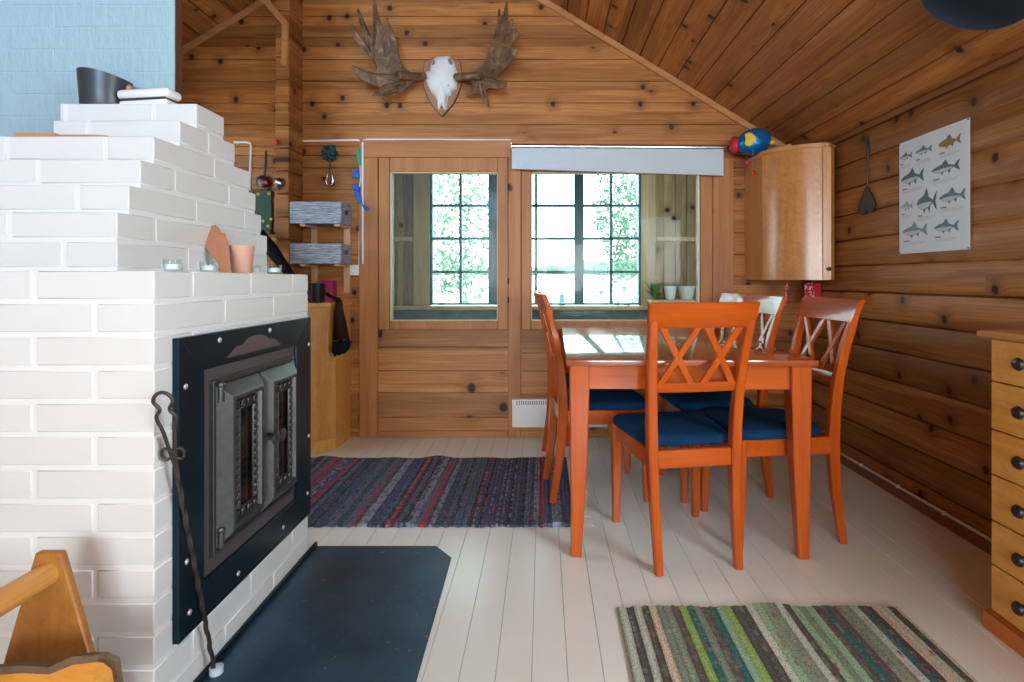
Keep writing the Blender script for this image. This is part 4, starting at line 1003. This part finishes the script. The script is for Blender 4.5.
# ---------------------------------------------------------------- moose antlers
t = thing('moose_antlers', 'brown moose antlers with white skull plate on a wooden shield', 'antlers', (wx(442, 3.6), YB, 2.2))
def A(u, v, Y): return at(320+u/4.2625, v/4.2625, Y)
sh = [(438, 320), (441, 370), (455, 412), (480, 455), (521, 500), (565, 452), (590, 405), (603, 365), (608, 320), (600, 262), (560, 250), (480, 250), (445, 265)]
b = B(); b.prism(sh, YB-.002, YB-.020, lambda u, v, h: A(u, v, 3.60)*1+Vector((0, h-3.60, 0))); b.build('shield', M['plaque_edge'], t)
cu, cv = 522, 355
b = B(); b.prism([(cu+(u-cu)*.955, cv+(v-cv)*.965) for u, v in sh], YB-.0195, YB-.024, lambda u, v, h: A(u, v, 3.60)+Vector((0, h-3.60, 0))); b.build('shield_face', M['plaque'], t)
skr = [(497, 243), (520, 240), (548, 238), (562, 255), (573, 275), (576, 300), (584, 318), (580, 345), (578, 378), (560, 388), (556, 408), (543, 412), (540, 440), (535, 466), (527, 466), (520, 448), (511, 466), (504, 462), (502, 435), (492, 410), (478, 395), (468, 375), (456, 350), (447, 320), (455, 305), (468, 303), (472, 280), (484, 255)]
sk = [(516+(u-516)*1.06, v) for u, v in skr]
b = B(); b.pillow(sk, lambda u, v, h: A(u, v, 3.58)+Vector((0, -h, 0)), .055, 6, .0)
b.bm.verts.ensure_lookup_table()
rk = random.Random(4)
for v in b.bm.verts: v.co += Vector((rk.uniform(-.002, .002), rk.uniform(-.003, .003), rk.uniform(-.002, .002)))
skull = b.build('skull', M['bone'], t, sharp=60)
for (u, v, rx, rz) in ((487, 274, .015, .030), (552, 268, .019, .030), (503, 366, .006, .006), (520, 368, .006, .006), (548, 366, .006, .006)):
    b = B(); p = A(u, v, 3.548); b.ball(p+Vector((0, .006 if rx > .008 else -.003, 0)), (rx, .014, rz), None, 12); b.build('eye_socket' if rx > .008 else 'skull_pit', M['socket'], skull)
def antler(segs, plates):
    b = B()
    for pts, rad in segs: b.tube([A(u, v, Y) for u, v, Y in pts], [r for r in rad], 10)
    for poly, Yf, th in plates:
        b.prism(poly, -th/2, th/2, lambda u, v, h: A(u, v, Yf(u, v)+h))
    o = b.build('antler', M['antler'], t, sharp=180)
    m = o.modifiers.new('fuse', 'REMESH'); m.mode = 'VOXEL'; m.voxel_size = .0045; m.use_smooth_shade = True
    s = o.modifiers.new('soft', 'SMOOTH'); s.factor = .5; s.iterations = 2
Yl = lambda u, v: 3.42 + .0007*(u-230) - .0002*(300-v) - .025*math.sin(max(0, min(1, (v-20)/300))*math.pi)
def T(pts, r0, r1, Yf): n = len(pts); return ([(u, v, Yf(u, v)) for u, v in pts], [r0+(r1-r0)*k/(n-1) for k in range(n)])
low = lambda d, Yf: (lambda u, v: Yf(u, v)-d)
antler([T([(448, 322), (420, 326), (380, 324), (335, 318)], .024, .026, lambda u, v: 3.535-.0010*(448-u)),
        T([(300, 200), (290, 130), (287, 72)], .013, .003, Yl), T([(275, 250), (248, 120), (228, -12)], .015, .003, Yl),
        T([(260, 280), (208, 150), (158, 24)], .015, .003, Yl), T([(280, 300), (200, 205), (128, 98)], .015, .003, Yl),
        T([(370, 330), (280, 336), (200, 318), (135, 281)], .020, .004, low(.02, Yl)), T([(360, 350), (275, 372), (245, 395), (220, 408)], .016, .004, low(.03, Yl)), T([(330, 385), (275, 400), (262, 428)], .012, .003, low(.04, Yl))],
       [([(385, 308), (352, 282), (337, 235), (328, 185), (314, 140), (299, 112), (291, 78), (285, 78), (282, 106), (272, 112), (260, 95), (246, 45), (234, -10), (225, -10), (224, 60), (226, 130), (223, 165), (213, 182), (197, 130), (180, 78), (163, 40), (157, 42), (165, 90), (188, 150), (208, 200), (203, 208), (165, 150), (136, 100), (128, 104), (143, 160), (178, 205), (230, 258), (244, 290), (240, 325), (300, 338), (360, 335)], Yl, .022),
        ([(390, 312), (300, 318), (240, 315), (190, 300), (150, 281), (136, 278), (134, 288), (150, 315), (185, 345), (235, 365), (262, 377), (250, 390), (224, 402), (221, 411), (262, 410), (300, 410), (345, 398), (380, 368), (405, 345)], low(.02, Yl), .024)])
Yr = lambda u, v: 3.42 - .0007*(u-800) - .0002*(300-v) - .025*math.sin(max(0, min(1, (v-20)/300))*math.pi)
antler([T([(578, 328), (605, 326), (640, 325), (690, 322)], .024, .026, lambda u, v: 3.535-.0010*(u-578)),
        T([(735, 230), (755, 120), (764, 40)], .013, .003, Yr), T([(740, 260), (775, 130), (796, 8)], .015, .003, Yr), T([(745, 270), (795, 150), (824, 80)], .015, .003, Yr),
        T([(750, 290), (800, 195), (842, 132)], .016, .005, Yr), T([(740, 315), (790, 262), (842, 206)], .016, .005, Yr),
        T([(690, 345), (750, 358), (795, 358)], .018, .010, low(.02, Yr)), T([(680, 340), (690, 400), (717, 450)], .018, .004, low(.04, Yr)), T([(668, 340), (662, 392), (622, 408)], .015, .004, low(.04, Yr))],
       [([(650, 305), (690, 285), (712, 240), (735, 180), (748, 130), (755, 80), (761, 36), (768, 38), (772, 90), (780, 60), (792, 6), (800, 6), (803, 60), (801, 100), (812, 85), (824, 76), (827, 90), (815, 132), (830, 124), (843, 126), (847, 142), (835, 165), (810, 203), (812, 212), (838, 200), (847, 210), (840, 235), (805, 275), (770, 310), (748, 338), (735, 350), (690, 345)], Yr, .022),
        ([(640, 312), (720, 330), (760, 342), (796, 346), (796, 372), (760, 380), (725, 376), (706, 384), (716, 420), (723, 452), (714, 453), (690, 405), (655, 400), (640, 408), (622, 412), (618, 402), (645, 392), (655, 370), (640, 340)], low(.02, Yr), .024)])

# ---------------------------------------------------------------- left part of the back wall
YW = YB-.004
b = B(); b.tube([at(234, 142.2, YW), at(247, 142.2, YW), at(250.3, 143.2, YW), at(251.2, 146, YW), at(250.5, 165, YW), at(249.5, 190, YW)], .0075, 8)
tag(b.build('wall_conduit', M['cable']), 'grey bent conduit pipe on the wall above the fireplace steps', 'pipe')
t = thing('tape_measure', 'round black hanging tape measure on a strap, left of the post', 'tape measure', at(264, 182, 3.59))
b = B(); b.sweep([at(265.6, 151.5, YW), at(265.2, 165, YW), at(264, 177, YW)], (1, 0, 0), .010, .004, .001); b.build('strap', M['black'], t)
b = B(); b.lathe([(.0005, 0), (.036, 0), (.040, .004), (.040, .022), (.034, .026), (.0005, .026)], 22, Matrix.Translation(at(263.8, 181.8, YW)) @ Matrix.Rotation(R(90), 4, 'X')); b.box(*(lambda p: (p.x, p.x+.045, p.y-.022, p.y-.002, p.z-.028, p.z+.0))(at(264, 181.8, YW)), .005); b.build('case', M['black'], t)
b = B(); p = at(265, 182, YW-.0265); b.box(p.x-.018, p.x+.016, p.y-.002, p.y, p.z-.012, p.z+.008, .0008); b.build('label_patch', M['red'], t)
t = thing('dial_thermometer', 'small round black dial with a white band on the log post', 'thermometer', at(279, 183, 3.41))
p = at(279.2, 183, 3.409); b = B(); b.lathe([(.0005, 0), (.028, 0), (.031, .003), (.031, .012), (.026, .015), (.0005, .015)], 22, Matrix.Translation(p) @ Matrix.Rotation(R(90), 4, 'X')); b.box(p.x-.006, p.x+.006, p.y-.006, p.y, p.z-.044, p.z-.028, .001); b.build('case', M['black'], t)
b = B(); b.box(p.x-.019, p.x+.019, p.y-.0165, p.y-.015, p.z-.006, p.z+.008, .0005, Matrix.Translation(p) @ Matrix.Rotation(R(20), 4, 'Y') @ Matrix.Translation(-p)); b.build('dial_band', M['wax'], t)
b = B(); b.ball(at(276.2, 142, 3.405), (.013, .009, .013), n=12); tag(b.build('push_pin', M['red']), 'red round pin on the log post', 'pin')
t = thing('green_tray', 'dark green tin tray with yellow flowers hung left of the post', 'tray', at(263, 210, 3.59))
x0, x1, z0, z1 = wx(252, YW), wx(272.5, YW), wz(231, YW), wz(190.5, YW); b = B(); b.box(x0, x1, YW-.010, YW, z0, z1, .004); b.build('panel', M['green'], t)
b = B(); b.box(x0-.01, x1+.006, YW-.045, YW+.002, z0-.022, z0-.002, .002); b.build('ledge', M['brown_wood'], t)
b = B()
for px, py in ((258, 194), (269, 193.5), (263, 221), (268, 226), (271, 219), (259.5, 226)):
    p = at(px, py, YW-.0105)
    for k in range(5): b.ball(p+Vector((.006*math.cos(k*1.26), 0, .006*math.sin(k*1.26))), (.0045, .0015, .0045), n=8)
b.build('painted_flowers', M['yellow'], t)
# rack with two grey crates
t = thing('wall_rack', 'pale two-strip wooden wall rack holding the grey crates', 'rack', (-1.4, YB, 1.2))
for p0, p1, ye in ((311, 317, 289), (343.5, 350, 293)):
    b = B(); b.box(wx(p0, 3.59), wx(p1, 3.59), YB-.022, YB-.0005, wz(ye, 3.59), 1.53, .002); st = b.build('upright', M['pale_strip'], t)
    for z in (1.391, 1.140):
        b = B(); b.box(wx(p0, 3.59)+.004, wx(p1, 3.59)-.004, 3.42, YB-.022, z-.014, z+.002, .001); b.build('bracket', M['pale_strip'], st)
for z0, z1, lb in ((1.394, 1.530, 'upper weathered grey wooden crate on the wall rack'), (1.143, 1.268, 'lower weathered grey wooden crate on the wall rack')):
    t = thing('wall_crate', lb, 'crate', (-1.42, 3.5, z0), 0, 'grey crates on the wall rack')
    xa, xb, ya, yb, th = -1.583, -1.262, 3.405, YB-.024, .011
    for nm, bx in (('front_board', (xa, xb, ya, ya+th, z0, z1)), ('back_board', (xa, xb, yb-th, yb, z0, z1)), ('side_board', (xa, xa+th, ya+th, yb-th, z0, z1)), ('bottom_board', (xa+th, xb-th, ya+th, yb-th, z0, z0+th))):
        b = B(); b.box(*bx, .002); b.build(nm, M['greywood'], t)
    b = B(); ym = (ya+yb)/2; zm = z0+(z1-z0)*.58; hw_ = .028; hh = .014
    for bx in ((ya+th, ym-hw_, z0, z1), (ym+hw_, yb-th, z0, z1), (ym-hw_, ym+hw_, z0, zm-hh), (ym-hw_, ym+hw_, zm+hh, z1)): b.box(xb-th, xb, *bx)
    b.build('side_board', M['greywood'], t)
# hanging key fob
t = thing('key_fob', 'black and teal pompom key fob with a steel carabiner on the back wall', 'key fob', at(330, 150, 3.59))
b = B(); p = at(330.5, 152, YW-.03); rp = random.Random(9)
for k in range(60):
    q = p+Vector((rp.uniform(-.042, .042), rp.uniform(-.022, .022), rp.uniform(-.048, .044))); b.ball(q, rp.uniform(.008, .013), n=6)
b.build('pompom', plain('teal_black_yarn', (.012, .05, .065), .9, .9, 60), t)
b = B(); b.tube([at(330.5, 158, YW-.02), at(329.8, 171, YW-.02)], .004, 6); b.build('cord', M['black'], t)
b = B(); c = [at(u, v, YW-.02) for u, v in ((329.7, 170), (327.8, 172), (326.2, 181), (327.2, 184), (329.7, 185), (332.2, 184), (333, 181), (331.4, 172), (329.7, 170))]; b.tube(c, .0048, 7); b.build('carabiner', M['chrome'], t)
# blue ribbon garland
t = thing('ribbon_garland', 'blue crumpled ribbon with green feather hanging beside the window frame', 'ribbon', at(360, 180, 3.58))
b = B(); b.pillow([(357, 148), (359.5, 147.5), (361, 152), (361.5, 160), (360.5, 169), (358.5, 165), (356.5, 156)], lambda u, v, h: at(u, v, YW-.014)+Vector((0, -h, 0)), .012, 3); b.build('feather', M['feather'], t)
b = B(); b.tube([at(360, 165, YW-.02), at(360.5, 180, YW-.02), at(358, 196, YW-.02)], .0025, 5); b.build('string', M['cable'], t)
for poly in ([(352.5, 170), (358, 169), (360, 174), (359, 179), (353, 178)], [(352, 185), (357, 183), (361, 188), (360, 193), (354, 191)], [(354, 190), (360, 192), (362, 198), (363, 204), (358, 203), (355, 197)], [(361, 203), (365, 205), (369, 208), (368, 211), (364, 209)]):
    b = B(); b.pillow(poly, lambda u, v, h: at(u, v, YW-.018)+Vector((0, -h-.006*math.sin(u*2.1+v), 0)), .016, 3); b.build('ribbon_bow', M['ribbon'], t)
# cables and switch
b = B(); b.tube([at(303, 141, YW), at(357, 140, YW), at(360, 141, YW), at(360.6, 144, YW), at(360.2, 200, YW), at(359.3, 266, YW)], .0065, 7)
tag(b.build('wall_cable', M['cable']), 'white cable running from the log post to the light switch', 'cable')
Y2 = YB-.0065
b = B(); b.tube([at(362.8, 264, Y2-.012), at(362.7, 180, Y2-.012), at(362.6, 143.5, Y2-.012), at(363.8, 140.2, Y2), at(367, 139.4, Y2), at(440, 139.4, Y2), at(511, 140.2, Y2)], .0062, 7)
tag(b.build('wall_cable', M['cable']), 'white cable running over the window casing towards the blind', 'cable')
t = thing('light_switch', 'white switch box at the lower end of the wall cable', 'switch', at(355.5, 270, YB))
b = B(); b.box(wx(351, YB), wx(360, YB), YB-.026, YB+.004, wz(275.5, YB), wz(265, YB), .004); b.build('box', M['white'], t)
b = B(); b.box(wx(353.5, YB), wx(357.5, YB), YB-.031, YB-.025, wz(273, YB), wz(267.5, YB), .002); b.build('rocker', M['wax'], t)
# ---------------------------------------------------------------- corner cupboard
t = thing('corner_cupboard', 'amber birch corner cupboard behind the fireplace', 'cupboard', (-1.43, 3.4, 0))
ft = [(-1.272, YB-.004), (-1.272, 3.345), (-1.545, 3.11), (-1.584, 3.11), (-1.584, YB-.004)]
b = B(); b.prism(ft, .072, .880, lambda u, v, h: Vector((u, v, h))); b.build('carcass', M['birch_y'], t)
b = B(); b.prism([(u+(.008 if u > -1.3 else 0), v-(.010 if v < 3.4 else 0)) for u, v in ft], .880, .902, lambda u, v, h: Vector((u, v, h))); b.build('top', M['birch_y2'], t)
b = B(); b.prism([(u, v-(.004 if v < 3.4 else 0)) for u, v in ft], .0005, .072, lambda u, v, h: Vector((u, v, h))); b.build('plinth', M['birch_y2'], t)
dv = (Vector((-1.545, 3.11))-Vector((-1.272, 3.345))).normalized(); nv = Vector((-dv.y, dv.x))
if nv.y > 0: nv = -nv
q0 = Vector((-1.272, 3.345))+dv*.012; q1 = Vector((-1.545, 3.11))-dv*.012
b = B(); b.prism([tuple(q0), tuple(q1), tuple(q1+nv*.012), tuple(q0+nv*.012)], .082, .872, lambda u, v, h: Vector((u, v, h))); dd = b.build('door', M['birch_y'], t)
b = B(); kp = q1-dv*.03+nv*.012; b.ball((kp.x+nv.x*.01, kp.y+nv.y*.01, .5), .012, n=10); b.build('knob', M['iron'], dd)
ZQ = .902
b = B(); p = (wx(317, 3.30), 3.30); b.lathe([(.0005, 0), (.044, 0), (.046, .004), (.050, .112), (.052, .118), (.047, .118), (.042, .01), (.0005, .008)], 24, Matrix.Translation((p[0], p[1], ZQ)))
tag(b.build('black_cup', M['black']), 'black cup on the corner cupboard', 'cup')
t = thing('magenta_box', 'magenta card box behind the black cup on the corner cupboard', 'box', (-1.31, 3.44, ZQ))
b = B(); b.box(wx(322, 3.45), wx(334.5, 3.45), 3.42, 3.49, ZQ, ZQ+.125, .002); b.build('carton', M['magenta'], t)
b = B(); b.box(wx(322, 3.45)-.001, wx(334.5, 3.45)+.001, 3.419, 3.491, ZQ+.1255, ZQ+.136, .002); b.build('lid', M['magenta'], t)
# net bag
t = thing('net_bag', 'black net bag hanging over the edge of the corner cupboard', 'bag', (-1.26, 3.37, .75))
b = B(); g = lambda u, v, d=0: at(300+u/6.82, 270+v/6.82, 3.30+d)
b.tube([g(178, 160, .02), g(215, 185, .01), g(270, 205)], [.010, .010, .014], 8); b.build('drawstring', M['black_cloth'], t)
prof = [(268, 205, 22), (262, 260, 30), (268, 330, 42), (275, 410, 52), (280, 480, 60)]
b = B(); b.rings([[g(cx_+hw_*math.cos(a), v, .028*hw_/60*math.sin(a)-.03) for a in [2*math.pi*k/20 for k in range(20)]] for cx_, v, hw_ in prof], cap=False); b.build('net', M['net'], t)
b = B(); b.rings([[g(cx_+hw_*math.cos(a), v+8*math.sin(a*3)+(-12 if math.cos(a) > 0 else 10)*abs(math.cos(a)), .034*hw_/66*math.sin(a)-.03) for a in [2*math.pi*k/20 for k in range(20)]] for cx_, v, hw_ in [(280, 482, 61), (282, 510, 66), (278, 545, 62), (270, 575, 38)]]); b.build('contents', M['black_cloth'], t)
# closed umbrella leaning behind the fireplace
t = thing('closed_umbrella', 'closed black umbrella leaning behind the fireplace steps', 'umbrella', (-1.4, 3.25, .95))
pa, pb = Vector((-1.385, 3.24, .912)), Vector((-1.72, 3.345, 1.30)); dr_ = (pb-pa).normalized()
b = B(); b.tube([pa, pa+dr_*.10], [.005, .006], 8); b.tube([pa+dr_*.10, pa+dr_*.2, pa+dr_*.42, pa+dr_*.56], [.010, .024, .040, .032], 14); b.build('canopy', M['black_cloth'], t)
b = B(); b.tube([pa+dr_*.55, pa+dr_*.66], .010, 10); b.build('handle', M['brown_wood'], t)
# ---------------------------------------------------------------- pendant
t = thing('ceiling_lamp', 'dark navy round lamp shade with stitched rim on the sloping ceiling', 'lamp', (1.427, 1.80, roof(1.427)))
c = Vector((1.427, 1.80, 1.982)); b = B(); Mt = Matrix.Translation(c) @ Matrix.Rotation(math.atan(SL), 4, 'Y') @ Matrix.Diagonal((.90, .90, .75, 1))
b.lathe([(.188, 0), (.190, .004), (.180, .020), (.150, .032), (.09, .046), (.03, .052), (.028, .048), (.09, .041), (.148, .028), (.176, .016), (.184, .002), (.188, 0)], 48, Mt); sh_ = b.build('lamp_shade', M['navy'], t)
b = B()
for k in range(72):
    a = 2*math.pi*k/72; b.box(-.003, .003, -.006, .006, -.002, .002, 0, Mt @ Matrix.Rotation(a, 4, 'Z') @ Matrix.Translation((.188, 0, .003)) @ Matrix.Rotation(.5, 4, 'X'))
b.build('stitching', plain('blue_thread', (.03, .12, .22), .8), sh_)
b = B(); b.tube([Mt @ Vector((0, 0, .048)), Mt @ Vector((0, 0, .075))], .025, 12); b.build('stem', M['black'], t)
